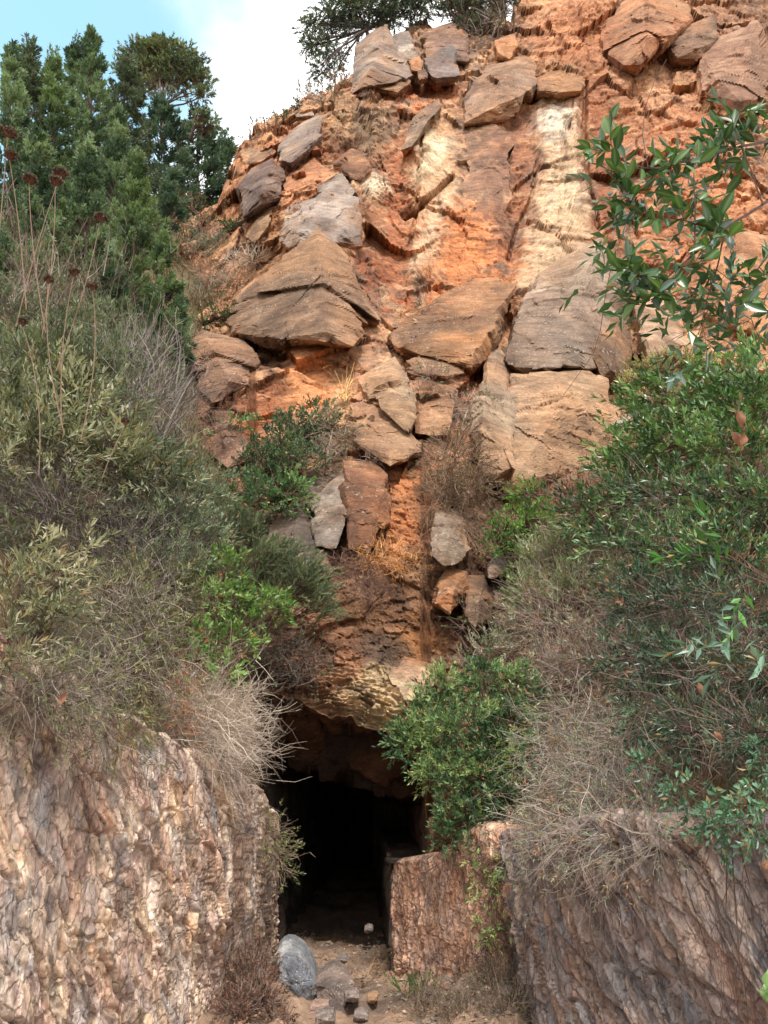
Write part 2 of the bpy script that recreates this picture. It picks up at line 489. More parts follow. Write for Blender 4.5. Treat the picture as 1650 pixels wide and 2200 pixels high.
# colour and relief features: (polygon in the photo's frame, metres proud, softness px, sRGB, strength)
FEAT = [
    # cream pillar and its gullies
    ([(1150, 180), (1240, 170), (1250, 350), (1275, 470), (1285, 560), (1230, 600), (1110, 640), (1090, 600), (1140, 470), (1150, 330)], 0.9, 10, (224, 186, 152), 0.85),
    ([(1165, 215), (1235, 210), (1235, 280), (1180, 300), (1155, 270)], 0.1, 14, (232, 220, 206), 0.9),
    ([(1180, 400), (1250, 390), (1262, 450), (1190, 470)], 0.05, 14, (234, 208, 178), 0.8),
    ([(1255, 180), (1330, 200), (1310, 420), (1360, 620), (1300, 560), (1275, 460), (1255, 340)], -0.9, 16, (158, 92, 62), 0.8),
    ([(1085, 250), (1150, 230), (1140, 400), (1110, 560), (1080, 600), (1085, 420)], -0.7, 16, (156, 92, 66), 0.7),
    # central buttresses
    ([(900, 260), (960, 240), (985, 330), (985, 420), (960, 520), (925, 590), (880, 620), (870, 480), (880, 380)], 0.7, 12, (218, 172, 134), 0.8),
    ([(940, 440), (985, 400), (975, 470), (930, 560), (890, 600), (880, 560)], 0.15, 10, (232, 204, 174), 0.85),
    ([(885, 330), (930, 300), (960, 330), (950, 380), (900, 400)], 0.15, 10, (236, 212, 180), 0.85),
    ([(980, 440), (1085, 430), (1085, 600), (1000, 640), (905, 650), (925, 590)], 0.35, 20, (216, 132, 80), 0.9),
    ([(820, 320), (880, 300), (880, 480), (870, 640), (910, 665), (840, 650), (810, 560)], -0.6, 14, (188, 108, 68), 0.75),
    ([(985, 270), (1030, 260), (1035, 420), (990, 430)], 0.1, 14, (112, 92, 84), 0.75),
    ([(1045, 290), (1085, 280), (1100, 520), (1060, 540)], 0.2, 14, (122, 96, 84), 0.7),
    ([(700, 220), (780, 210), (830, 250), (820, 330), (760, 340), (705, 290)], 0.3, 18, (140, 116, 92), 0.6),
    ([(690, 300), (760, 310), (770, 370), (720, 350), (640, 350)], 0.5, 8, (120, 78, 56), 0.8),
    ([(785, 400), (830, 370), (845, 400), (800, 440)], 0.2, 8, (240, 218, 192), 0.85),
    ([(740, 430), (800, 440), (835, 560), (805, 600), (770, 520)], 0.2, 12, (150, 100, 72), 0.6),
    ([(860, 450), (885, 440), (890, 455), (868, 470)], -0.4, 4, (90, 62, 46), 0.6),
    # upper right
    ([(1200, 0), (1320, 0), (1310, 160), (1270, 250), (1150, 150), (1140, 60)], 0.3, 20, (196, 124, 84), 0.6),
    ([(1500, -50), (1700, -50), (1700, 260), (1560, 200), (1500, 110)], 0.4, 24, (156, 112, 88), 0.7),
    ([(1150, 150), (1245, 150), (1250, 200), (1200, 215), (1155, 210)], 0.7, 8, (160, 118, 86), 0.8),
    ([(1280, 180), (1345, 170), (1350, 230), (1300, 260)], 0.2, 14, (146, 98, 72), 0.7),
    ([(1330, 260), (1500, 240), (1650, 420), (1650, 600), (1400, 600)], 0.0, 30, (206, 126, 80), 0.6),
    ([(1560, 520), (1700, 480), (1700, 720), (1560, 700)], 0.3, 24, (212, 150, 104), 0.6),
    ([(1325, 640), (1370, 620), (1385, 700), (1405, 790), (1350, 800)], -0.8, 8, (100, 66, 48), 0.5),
    ([(1290, 830), (1330, 810), (1320, 930), (1290, 960), (1280, 900)], -0.2, 10, (196, 108, 66), 0.8),
    # ridge / left shoulder
    ([(760, 170), (950, 160), (980, 200), (900, 230), (800, 200)], -0.2, 16, (200, 116, 72), 0.8),
    ([(560, 330), (680, 300), (700, 420), (600, 470), (540, 500), (510, 470)], 0.1, 20, (190, 112, 68), 0.6),
    ([(480, 380), (530, 330), (530, 420), (480, 460)], 0.3, 12, (184, 124, 84), 0.7),
    ([(640, 560), (660, 560), (700, 600), (560, 610), (540, 560), (560, 480), (600, 480)], -0.3, 14, (186, 134, 92), 0.6),
    ([(770, 520), (830, 600), (830, 660), (800, 640), (760, 560)], -0.6, 10, (150, 86, 58), 0.7),
    # below the stratified block
    ([(600, 750), (740, 740), (760, 800), (700, 880), (600, 890), (590, 820)], -0.25, 12, (222, 146, 94), 0.9),
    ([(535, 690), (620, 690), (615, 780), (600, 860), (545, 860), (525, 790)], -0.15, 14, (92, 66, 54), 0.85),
    ([(500, 830), (590, 840), (600, 900), (520, 910)], -0.2, 14, (176, 104, 66), 0.7),
    ([(690, 745), (760, 750), (750, 810), (700, 810)], 0.15, 10, (140, 104, 78), 0.7),
    ([(380, 820), (470, 830), (540, 940), (480, 1000), (400, 930)], 0.3, 14, (134, 92, 74), 0.7),
    ([(500, 900), (560, 900), (570, 960), (520, 980)], -0.1, 12, (196, 116, 66), 0.7),
    # centre column beneath block C
    ([(895, 780), (975, 780), (975, 860), (900, 900)], 0.3, 10, (150, 100, 70), 0.7),
    ([(780, 880), (900, 900), (930, 1000), (900, 1120), (760, 1030)], 0.1, 14, (148, 100, 70), 0.6),
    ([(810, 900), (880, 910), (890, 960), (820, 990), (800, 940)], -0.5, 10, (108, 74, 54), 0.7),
    ([(985, 790), (1050, 770), (1050, 850), (990, 850)], -0.5, 8, (186, 108, 68), 0.8),
    # mid-low orange gully between columns
    ([(830, 1020), (900, 1010), (925, 1150), (860, 1200), (820, 1130)], -0.3, 14, (208, 132, 82), 0.85),
    ([(730, 1010), (800, 990), (830, 1050), (820, 1140), (760, 1190), (700, 1150)], 0.4, 10, (140, 92, 68), 0.75),
    ([(660, 1040), (730, 1020), (720, 1150), (680, 1160), (640, 1100)], 0.35, 8, (150, 138, 128), 0.7),
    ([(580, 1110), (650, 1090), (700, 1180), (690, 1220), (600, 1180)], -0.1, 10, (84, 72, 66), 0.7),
    # lower face
    ([(640, 1260), (800, 1240), (960, 1270), (980, 1440), (900, 1440), (640, 1430)], 0.0, 18, (160, 110, 78), 0.6),
    ([(830, 1310), (950, 1290), (960, 1370), (880, 1410)], 0.1, 16, (184, 122, 70), 0.7),
    ([(640, 1340), (800, 1350), (800, 1450), (690, 1470), (640, 1430)], 0.15, 10, (166, 114, 84), 0.7),
    ([(780, 1360), (850, 1360), (850, 1490), (800, 1490)], 0.0, 12, (98, 84, 76), 0.7),
    ([(740, 1470), (800, 1450), (870, 1480), (880, 1600), (760, 1560), (700, 1510)], 0.15, 10, (214, 184, 146), 0.9),
    ([(560, 1440), (700, 1490), (760, 1560), (680, 1545), (560, 1500)], 0.1, 10, (112, 84, 62), 0.7),
    ([(980, 1200), (1070, 1220), (1080, 1420), (1000, 1440), (960, 1330)], -0.2, 12, (120, 84, 64), 0.7),
]
CRACK = [  # polyline, width px, depth m
    ([(870, 462), (905, 445), (935, 425), (968, 390)], 5, 0.45), ([(1140, 395), (1200, 400), (1252, 395)], 2.5, 0.15),
    ([(1152, 372), (1195, 360), (1245, 345)], 2.5, 0.15), ([(1090, 560), (1110, 480), (1145, 420), (1150, 350)], 4, 0.3),
    ([(1305, 60), (1330, 110), (1345, 145)], 5, 0.3), ([(1480, 45), (1400, 110), (1375, 145)], 5, 0.3),
    ([(1256, 180), (1258, 260), (1262, 380), (1288, 480)], 6, 0.4), ([(500, 890), (560, 898), (605, 890)], 4, 0.3),
    ([(690, 1385), (740, 1425), (790, 1410)], 3, 0.12), ([(690, 1380), (695, 1410)], 2.5, 0.1), ([(760, 1490), (820, 1520), (870, 1530)], 3, 0.12),
    ([(810, 1440), (830, 1490), (880, 1530)], 4, 0.15), ([(770, 1540), (830, 1560), (890, 1585)], 3, 0.12),
    ([(1170, 490), (1200, 520), (1222, 545)], 2, 0.1), ([(905, 300), (900, 420), (880, 520)], 4, 0.25),
    ([(1080, 1000), (1083, 900), (1085, 800)], 6, 0.5), ([(900, 870), (900, 980), (880, 1010)], 5, 0.3),
    ([(1195, 240), (1240, 330)], 2, 0.08), ([(1420, 130), (1500, 150), (1560, 130)], 4, 0.2),
    ([(700, 980), (760, 975), (820, 1000)], 4, 0.3), ([(830, 1020), (835, 1090), (825, 1160)], 5, 0.3),
]


def paint(U, V, col, P, warp=9):
    """lay the features over the base colour; returns colour and relief"""
    w1 = fbm(P * np.array([1.3, 1.3, 0.8]), 4, 40) * warp * 2.2
    w2 = fbm(P * np.array([1.3, 1.3, 0.8]) + 50, 4, 44) * warp * 2.2
    fine = fbm(P * 3.1, 3, 90)
    wide = fbm(P * np.array([1.1, 1.1, .6]), 4, 93)
    Uw, Vw = U + w1, V + w2
    rel = np.zeros(U.shape)
    for poly, dd, soft, c, st in FEAT:
        pl = np.array(poly)
        x0, y0 = pl.min(0) - 60; x1, y1 = pl.max(0) + 60
        m = (U > x0) & (U < x1) & (V > y0) & (V < y1)
        if not m.any():
            continue
        sd = polysd(Uw[m], Vw[m], poly)
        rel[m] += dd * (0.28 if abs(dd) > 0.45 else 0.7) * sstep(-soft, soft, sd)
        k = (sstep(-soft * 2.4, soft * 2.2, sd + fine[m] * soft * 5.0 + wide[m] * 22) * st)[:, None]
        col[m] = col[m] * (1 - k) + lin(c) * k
    for pts, w, dp_ in CRACK:
        pl = np.array(pts)
        x0, y0 = pl.min(0) - 30; x1, y1 = pl.max(0) + 30
        m = (U > x0) & (U < x1) & (V > y0) & (V < y1)
        if m.any():
            d = lined(U[m] + w1[m] * .35, V[m] + w2[m] * .35, pts)
            rel[m] -= dp_ * (1 - sstep(w * 0.35, w * 1.25, d))
    return col, rel


def grid_faces(nr, nc):
    i = np.arange(nr - 1)[:, None] * nc + np.arange(nc - 1)[None]
    return np.stack([i, i + 1, i + nc + 1, i + nc], -1).reshape(-1, 4)


def blend(col, c, k):
    k = np.clip(k, 0, 1)[:, None]
    return col * (1 - k) + lin(c) * k


def rock_field(P, U, V):
    # base colour: iron-stained limestone
    b1 = fbm(P * np.array([0.35, 0.35, 0.22]), 4, 10)
    b2 = fbm(P * np.array([1.1, 1.1, 0.5]), 5, 14)
    b3 = fbm(P * np.array([3.0, 2.0, 0.7]), 4, 18)
    base = np.tile(lin((210, 154, 118)), (len(P), 1))


    base = blend(base, (166, 118, 92), sstep(-0.1, 0.35, b2) * 0.8)
    base = blend(base, (206, 154, 108), sstep(0.12, 0.5, -b2 + b1 * .3) * 0.7)
    base = blend(base, (146, 120, 104), sstep(0.0, 0.35, b1 + b3 * 0.6) * 0.75)
    b4 = fbm(P * np.array([2.2, 2.2, 1.6]) + 31, 6, 19, 0.65)
    base = blend(base, (214, 172, 132), sstep(0.12, 0.35, b4) * 0.6)
    base = blend(base, (120, 88, 74), sstep(0.12, 0.38, -b4) * 0.55)
    hs, es, rs = worley(P * np.array([0.9, 0.7, 0.62]) + fbm(P * 0.9, 3, 30)[:, None] * 0.22, 60, 0.9)
    hm, em, rm = worley(P * np.array([2.3, 2.0, 1.9]) + fbm(P * 2, 3, 34)[:, None] * 0.4, 70, 0.9)
    hf, ef, rf = worley(P * np.array([6.5, 6, 8]) + 3, 80, 0.8)
    hg, eg, rg = worley(P * np.array([13, 12, 17]) + 8, 84, 0.9)
    low = sstep(850, 1200, V)
    base = blend(base, (168, 128, 100), low * 0.5)
    base = base * (0.82 + 0.36 * rm[:, None]) * (0.92 + 0.16 * rs[:, None])
    col, rel = paint(U, V, base, P)
    gl_ = col.mean(1, keepdims=True)
    col = gl_ + (col - gl_) * 0.92
    col = col * np.array([1.02, 1.035, 0.97])
    col = col * (0.84 + 0.32 * rf[:, None]) * (1 + 0.35 * b4[:, None]) * 1.13
    st = fbm(P * np.array([5.0, 5.0, 0.45]), 3, 25)          # rain streaks
    col = blend(col, (86, 68, 60), sstep(0.2, 0.5, st + b1 * .5) * 0.5)
    return dict(col=col, rel=rel, b1=b1, b4=b4, hs=hs, es=es, rs=rs, hm=hm, em=em, hf=hf, ef=ef, rf=rf, hg=hg)


# ------------------------------------------------------------------ the cliff
us = np.arange(335, 1720, 3.0)
vtop = np.interp(us, [300, 380, 470, 515, 590, 680, 765, 800, 900, 1000, 1100, 1200, 1400, 1800], [470, 450, 440, 318, 262, 205, 165, 100, 62, 40, 12, -110, -300, -420])
cn_ = worley(np.stack([us / 55, 0 * us + .4, 0 * us + .3], -1), 17, 1.2)[0]
vjit = 26 * cn_ * (us < 1150) + 8 * fbm(np.stack([us / 9, us * 0, us * 0], -1), 3, 6)
vbot = np.interp(us, [300, 530, 552, 600, 700, 760, 830, 893, 903, 926, 1100, 1200, 1250, 1800], [1780, 1780, 1472, 1488, 1528, 1552, 1588, 1622, 1650, 1850, 1850, 1700, 1400, 1350])
vbot = vbot + fbm(np.stack([us / 28, us * 0, us * 0], -1), 3, 5) * 24
nr = 470
tt = np.linspace(0, 1, nr)[:, None]
Vg = vbot[None] + (vtop - vbot)[None] * tt + vjit[None] * sstep(.93, 1.0, tt)
Ug = np.broadcast_to(us[None], Vg.shape).copy()
Yg = cliffY(Ug, Vg)
P = at(Ug, Vg, Yg).reshape(-1, 3)
U = Ug.ravel(); V = Vg.ravel()
T = np.broadcast_to(tt, Vg.shape).ravel()
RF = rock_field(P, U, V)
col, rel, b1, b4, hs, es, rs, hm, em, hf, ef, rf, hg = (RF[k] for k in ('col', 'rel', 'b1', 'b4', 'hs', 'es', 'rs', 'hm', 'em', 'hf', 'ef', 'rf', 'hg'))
mp_ = mpp(U, V, Yg.ravel())
amp = np.clip(mp_ / mpp(900, 400, 21), 0.35, 0.85)
# bedding ledges
bz = P[:, 2] * 5.2 + fbm(P * 0.55, 3, 50) * 3.5 + P[:, 0] * 0.5
ledge = (bz - np.floor(bz))
ledge = sstep(0, 0.85, ledge) - sstep(0.85, 1.0, ledge)
bs = P[:, 2] * 13 + fbm(P * 0.8 + 3, 4, 51) * 5
sled = bs - np.floor(bs)
sled = sstep(0, .8, sled) - sstep(.8, 1, sled)
lm2 = sstep(-0.25, 0.25, fbm(P * 0.7 + 19, 3, 56))
lm = sstep(-0.1, 0.5, fbm(P * 0.5 + 9, 3, 55))
hb, eb, rb = worley(P * np.array([0.42, 0.34, 0.36]) + fbm(P * 0.5, 4, 31)[:, None] * 0.18, 62, 1.1)
nw = sstep(950, 1250, V)
hn, en, rn = worley(P * np.array([3.6, 3.2, 5.2]) + fbm(P * 3, 2, 38)[:, None] * 0.12, 66, 1.0)
bn = P[:, 2] * 21 + P[:, 0] * 3 + fbm(P * 1.4, 4, 67) * 5
bn = bn - np.floor(bn)
bn = sstep(0, .8, bn) - sstep(.8, 1, bn)
smz = sstep(-70, 70, polysd(U, V, [(830, 240), (1000, 190), (1150, 215), (1310, 170), (1310, 620), (1080, 660), (820, 670)]) + 40 * fbm(P * .6, 3, 39))
smz2 = sstep(-40, 60, polysd(U, V, [(590, 740), (760, 740), (760, 890), (590, 890)]))
flatk = 1 - .62 * np.maximum(smz, smz2 * .6)
lum = col.mean(1)
rough = (0.6 + 0.6 * sstep(-0.3, 0.3, fbm(P * 0.45 + 3, 3, 58))) * (1 - 0.6 * sstep(0.35, 0.6, lum)) * flatk
hs = hs * sstep(0, .06, es); hm = hm * sstep(0, .08, em)
lipk = 1 - sstep(0.0, 0.12, T)
disp = lipk * (0.16 * hn * sstep(0, .1, en) + 0.10 * bn - 0.05) + rel * np.clip(amp / 0.85, .3, 1) + amp * (
    (0.62 * hb + 0.34 * hs) * flatk + rough * (0.13 * hm + 0.045 * hf + 0.014 * hg) - 0.12 * (1 - sstep(0.0, 0.10, es)) * rough - 0.05 * (1 - sstep(0, 0.13, em))
    + nw * (0.16 * hn - 0.07 * (1 - sstep(0, .05, en)) + 0.07 * hf + 0.04 * hg + 0.03 * bn)
    + 0.30 * fbm(P * np.array([0.6, 0.6, 0.35]), 3, 52) + rough * 0.045 * ridged(P * np.array([1.6, 1.6, 1.3]), 5, 54)
    + 0.10 * ledge * lm + 0.028 * sled * lm2 - 0.02 * rough * (1 - sstep(0, .09, ef)) + 0.02 * rough * fbm(P * 9, 3, 57))
fade = sstep(0, 0.03, T)
ray = norm(P - EYE)
dirv = norm(-ray * 0.75 + np.array([0, -0.6, 0.15]))
P2 = P + dirv * (disp * (0.25 + 0.75 * fade))[:, None]
cliff_grid = P2.reshape(nr, len(us), 3).copy()
# rows that roll over the crest and away, so the hill has a back
crest = cliff_grid[-1]
extra = []
for k, (dy, dz) in enumerate([(0.4, 0.05), (1.2, -0.05), (3, -0.6), (8, -3), (20, -10), (45, -25)]):
    e = crest + np.array([0, dy, dz]); extra.append(e)
Pall = np.concatenate([cliff_grid.reshape(-1, 3)] + extra)
call = np.concatenate([col] + [np.tile(lin((132, 104, 80)), (len(us), 1))] * len(extra))
me = mk_mesh('cliff', Pall, [grid_faces(nr + len(extra), len(us))[:, ::-1]], call, False)
link('cliff', me, M_CLIFF, kind='structure')


def hill_sheet(name, us, vs, fn, c, amp, ext=None, c2=(110, 84, 62)):
    Ug, Vg = np.meshgrid(us, vs)
    Vg = Vg.astype(float)
    vt = np.interp(Ug, *ext)
    over = np.maximum(Vg - vt, 0)
    Vg = np.minimum(Vg, vt)
    P = (at(Ug, Vg, fn(Ug, Vg)) + np.array([0, 0.004, -0.004]) * over[..., None]).reshape(-1, 3)
    n = fbm(P * 1.2, 5, 33)
    m = mpp(Ug, Vg, fn(Ug, Vg)).ravel()
    P2 = P + np.array([0, -0.5, 0.85]) * (n * amp * m * 60)[:, None]
    cc_ = blend(np.tile(lin(c), (len(P), 1)), c2, sstep(-.2, .4, fbm(P * 2.5, 4, 35)))
    me = mk_mesh(name, P2, [grid_faces(len(vs), len(us))], cc_, True)
    return link(name, me, M_DIRT, kind='structure')


hill_sheet('hillside', np.arange(-900, 560, 9), np.arange(425, 1790, 9), lambda u, v: leftY(u, v), (104, 88, 66), 0.6, ext=([-500, 0, 150, 300, 450, 545], [1450, 1485, 1510, 1560, 1650, 1730]), c2=(84, 80, 56))
hill_sheet('bank', np.arange(1080, 2700, 9), np.arange(860, 1800, 9), lambda u, v: rightY(u, v), (118, 90, 70), 0.5, ext=([1080, 1480, 2050], [1795, 1795, 1790]))

# ------------------------------------------------------------------ the sunken passage: two flaky walls, jamb and tunnel
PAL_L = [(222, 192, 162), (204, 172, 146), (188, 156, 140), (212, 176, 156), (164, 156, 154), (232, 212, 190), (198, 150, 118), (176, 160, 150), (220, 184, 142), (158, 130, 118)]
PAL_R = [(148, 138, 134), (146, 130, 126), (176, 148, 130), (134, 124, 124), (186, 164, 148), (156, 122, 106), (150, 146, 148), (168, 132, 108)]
PAL_J = [(196, 152, 122), (180, 136, 110), (164, 134, 118), (206, 162, 130), (150, 122, 108), (188, 134, 100)]


def wall_sheet(name, plan, u0, u1, ztop, nz, pal, slant, seed, side, aniso=(3, 2, 1), amp=1.0, step=2.7, z0=-0.25, mix=(.12, .44, .44), dark=1.0, rag=.1, extra=None):
    """flaky rock wall along a plan line (x, y); ztop gives its top along the line; side = +1 faces right of the walking direction"""
    plan = np.array(plan, float)
    seg = np.concatenate([[0], np.cumsum(np.linalg.norm(np.diff(plan, axis=0), axis=1))])
    Lt = seg[-1]
    sf = np.linspace(0, Lt, 4000)
    xy = np.stack([np.interp(sf, seg, plan[:, k]) for k in (0, 1)], -1)
    kern = np.hanning(501); kern /= kern.sum()
    for k in (0, 1):
        pad = np.concatenate([2 * xy[0, k] - xy[250:0:-1, k], xy[:, k], 2 * xy[-1, k] - xy[-2:-252:-1, k]])
        xy[:, k] = np.convolve(pad, kern, 'valid')[:4000]
    uu, _ = proj(np.concatenate([xy, np.ones((4000, 1))], 1))
    order = np.argsort(uu)
    ucol = np.arange(u0, u1, step)
    if extra:
        ucol = np.sort(np.concatenate([ucol, extra]))
    sc = np.sort(np.interp(ucol, uu[order], sf[order]))
    X = np.interp(sc, sf, xy[:, 0]); Yw = np.interp(sc, sf, xy[:, 1])
    tx = np.gradient(X, sc); ty = np.gradient(Yw, sc)
    nrm = norm(np.stack([ty, -tx, 0 * tx], -1)) * side
    nC = len(sc)
    t = np.linspace(0, 1, nz)
    top = np.interp(sc, seg, ztop)
    top = top + rag * fbm(np.stack([sc * 1.6, 0 * sc, 0 * sc], -1), 4, seed + 70)
    S = np.tile(sc, nz); Tt = np.repeat(t, nC)
    Z = z0 + (np.tile(top, nz) - z0) * Tt
    P = np.stack([np.tile(X, nz), np.tile(Yw, nz), Z], -1)
    N_ = np.tile(nrm, (nz, 1))
    q = np.stack([S + Z * slant, 0 * S, Z], -1)
    q = q + 0.09 * np.stack([fbm(q * 3.5, 4, seed), 0 * S, fbm(q * 3.5 + 7, 4, seed + 6)], -1)
    an = np.array(aniso)
    rp = (0.5 * side, 0, 0.9)
    h1, e1, r1 = worley(q * an + [0, .5, 0], seed + 10, 0.7, rp)
    h2, e2, r2 = worley(q * an * np.array([2.4, 2.4, 1.9]) + [0, .5, 0], seed + 20, 0.8, (rp[0], 0, .5))
    h3, e3, r3 = worley(q * an * np.array([5.5, 5.5, 4.2]) + [0, .5, 0], seed + 30, 0.9, (rp[0], 0, .2))
    h4, e4, r4 = worley(q * an * np.array([13, 13, 8]) + [0, .5, 0], seed + 37, 0.9, (rp[0], 0, 0.1))
    sel = sstep(-0.2, 0.3, fbm(q * 1.3, 3, seed + 45))
    sel2 = sstep(-0.2, 0.25, fbm(q * 2.1 + 40, 3, seed + 46))
    h1 = h1 * sstep(0, .16, e1); h2 = h2 * sstep(0, .12, e2); h3 = h3 * sstep(0, .16, e3); h4 = h4 * sstep(0, .2, e4)
    d = amp * (0.034 * h1 + (0.008 + 0.034 * sel) * h2 + (0.006 + .014 * sel2) * h3 + 0.007 * h4 - 0.020 * (1 - sstep(0, 0.06, e2)) * sstep(-.2, .2, fbm(q * 3, 2, seed + 81)) - 0.014 * (1 - sstep(0, .09, e3)) * sstep(-.1, .3, fbm(q * 4, 2, seed + 83)) - 0.03 * (1 - sstep(0, .05, e1)) - 0.03 * sstep(.35, .6, fbm(q * 6 + 5, 4, seed + 57))
               + 0.04 * fbm(q * 0.9, 3, seed + 40) + 0.005 * fbm(q * np.array([30, 30, 9]), 3, seed + 50))
    palL = np.array([lin(c) for c in pal])
    c1 = palL[(r1 * 997).astype(int) % len(pal)]
    c2 = palL[(r2 * 1993).astype(int) % len(pal)]
    c3 = palL[(r3 * 2971).astype(int) % len(pal)]
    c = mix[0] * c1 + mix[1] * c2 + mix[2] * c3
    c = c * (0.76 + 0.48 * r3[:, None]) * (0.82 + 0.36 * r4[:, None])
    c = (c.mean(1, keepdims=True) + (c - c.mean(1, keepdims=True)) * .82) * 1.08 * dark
    bigc = fbm(q * 1.1 + 9, 3, seed + 65)[:, None]
    c = c * (1 + .25 * bigc)
    stain = sstep(0.1, 0.45, fbm(q * np.array([2.5, 1, 0.7]) + 4, 4, seed + 60))[:, None] * .4
    c = c * (1 - stain) + lin((128, 84, 64)) * stain
    P2 = P + N_ * d[:, None]
    rows = [P2.reshape(nz, nC, 3)]
    topr = rows[0][-1]
    for k in (0.06, 0.25, 0.8):
        rows.append((topr - nrm * k + np.array([0, 0, 0.03 + 0.05 * k]) + 0.03 * vnoise(topr * 6 + k * 9, 9)[:, None])[None])
    Pn = np.concatenate(rows).reshape(-1, 3)
    cn = np.concatenate([c] + [c[-nC:]] * 3)
    me = mk_mesh(name, Pn, [grid_faces(nz + 3, nC)], cn, True)
    return link(name, me, M_WALL, kind='structure')


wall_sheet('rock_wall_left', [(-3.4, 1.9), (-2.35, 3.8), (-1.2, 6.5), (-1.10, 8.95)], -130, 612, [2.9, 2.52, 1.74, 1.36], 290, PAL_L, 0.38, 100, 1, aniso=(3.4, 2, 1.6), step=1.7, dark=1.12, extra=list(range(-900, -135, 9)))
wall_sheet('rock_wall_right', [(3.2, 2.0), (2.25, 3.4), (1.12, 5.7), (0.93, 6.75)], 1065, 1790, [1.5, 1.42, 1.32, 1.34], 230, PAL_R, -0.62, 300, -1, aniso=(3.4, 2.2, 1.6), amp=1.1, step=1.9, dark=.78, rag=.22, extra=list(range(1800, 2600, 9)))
wall_sheet('rock_jamb', [(1.0, 6.55), (0.07, 8.15)], 836, 1120, [1.34, 1.0], 240, PAL_J, 0.05, 500, -1, aniso=(6.0, 4, 2.2), amp=0.8, step=1.7, rag=.16, dark=1.4)

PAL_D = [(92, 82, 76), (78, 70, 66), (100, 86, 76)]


def plain_sheet(name, C, n1, n2, pal, amp, seed, mat=None, smooth=True, scale=3.0):
    """bilinear sheet through four corners (00, 10, 11, 01), displaced along its normal"""
    C = np.array(C, float)
    a = np.linspace(0, 1, n1)[None, :, None]; b = np.linspace(0, 1, n2)[:, None, None]
    P = (C[0] * (1 - a) * (1 - b) + C[1] * a * (1 - b) + C[2] * a * b + C[3] * (1 - a) * b).reshape(-1, 3)
    n = norm(np.cross(C[1] - C[0], C[3] - C[0])[None])[0]
    h, e, r = worley(P * scale, seed, 0.9)
    d = amp * (h + 0.7 * fbm(P * scale, 5, seed + 9))
    pl = np.array([lin(c) for c in pal])
    c = pl[(r * 997).astype(int) % len(pal)] * (0.8 + 0.4 * r[:, None])
    me = mk_mesh(name, P + n * d[:, None], [grid_faces(n2, n1)], c, smooth)
    return link(name, me, mat or M_WALL, kind='structure')


# tunnel behind the mouth
plain_sheet('cave_wall_left', [(-1.15, 8.8, -0.3), (-1.05, 24, -0.3), (-1.05, 24, 3.0), (-1.6, 8.8, 3.2)], 120, 40, PAL_D, 0.08, 600)
plain_sheet('cave_wall_right', [(-0.12, 15.9, -0.3), (-0.12, 24, -0.3), (-0.12, 24, 3.0), (-0.12, 15.9, 3.2)], 80, 50, PAL_D, 0.07, 620)
plain_sheet('cave_wall_jamb', [(0.06, 8.1, -0.3), (-0.10, 16.2, -0.3), (-0.10, 16.2, 1.0), (0.06, 8.1, 1.0)], 110, 70, PAL_D, 0.05, 625)
plain_sheet('cave_wall_upper', [(0.46, 8.2, 0.85), (0.46, 16.2, 0.85), (0.46, 16.2, 2.6), (0.60, 8.2, 2.4)], 70, 60, PAL_J, 0.05, 640)
plain_sheet('cave_wall_return', [(-0.2, 16, -0.3), (1.2, 16, -0.3), (1.2, 16, 3.0), (-0.2, 16, 3.0)], 40, 60, PAL_D, 0.05, 645)
plain_sheet('cave_ledge', [(0.07, 8.05, 0.95), (1.6, 7.4, 0.98), (1.6, 16.2, 0.95), (-0.12, 16.2, 0.93)], 50, 50, PAL_D, 0.03, 650)
plain_sheet('cave_back_wall', [(-2, 23.8, -0.3), (1, 23.8, -0.3), (1, 23.8, 3.4), (-2, 23.8, 3.4)], 20, 20, PAL_D, 0.05, 660)
# ceiling: from the lip of the cliff down and back into the tunnel
cu = np.arange(480, 1040, 3.0)
lipi = np.clip(((cu - 335) / 3.0).round().astype(int), 0, len(us) - 1)
lip = cliff_grid[1][lipi]
inn = at(cu, np.interp(cu, [480, 600, 750, 900, 1040], [1560, 1612, 1655, 1700, 1740]), 9.7)
deep = np.stack([np.interp(cu, [480, 1040], [-2.0, 1.2]), np.full(len(cu), 24.0), np.full(len(cu), 1.75)], -1)
rowsC = [lip]
for k in np.linspace(0, 1, 60)[1:]:
    bulge = math.sin(k * math.pi) * 0.22
    rowsC.append(lip * (1 - k) + inn * k + np.array([0, 0, bulge]))
for k in np.linspace(0, 1, 60)[1:]:
    rowsC.append(inn * (1 - k) + deep * k)
Pc = np.concatenate(rowsC)
hh, ee, rr = worley(Pc * np.array([1.6, 2.4, 2.4]), 700, 1.1)
h2, e2, r2 = worley(Pc * np.array([5, 7, 7]), 720, 1.1)
kk = np.repeat(np.clip(np.arange(len(rowsC)) / 5, 0, 1), len(cu))
Pc[:, 2] += (0.20 * hh + 0.09 * h2 + 0.15 * fbm(Pc * 1.7, 5, 740)) * kk
pl = np.array([lin(c) for c in [(104, 76, 60), (86, 66, 54), (116, 84, 64), (80, 66, 58)]])
cC = pl[(rr * 997).astype(int) % 4] * (0.8 + 0.4 * r2[:, None])
link('cave_ceiling', mk_mesh('cave_ceiling', Pc, [grid_faces(len(rowsC), len(cu))], cC, True), M_CLIFF, kind='structure')
# solid ground over the tunnel, so that no daylight comes in from above
plain_sheet('overburden', [(-6, 11.2, 3.2), (6, 11.2, 2.9), (6, 30, 6), (-6, 30, 6)], 30, 30, PAL_D, 0.1, 760)

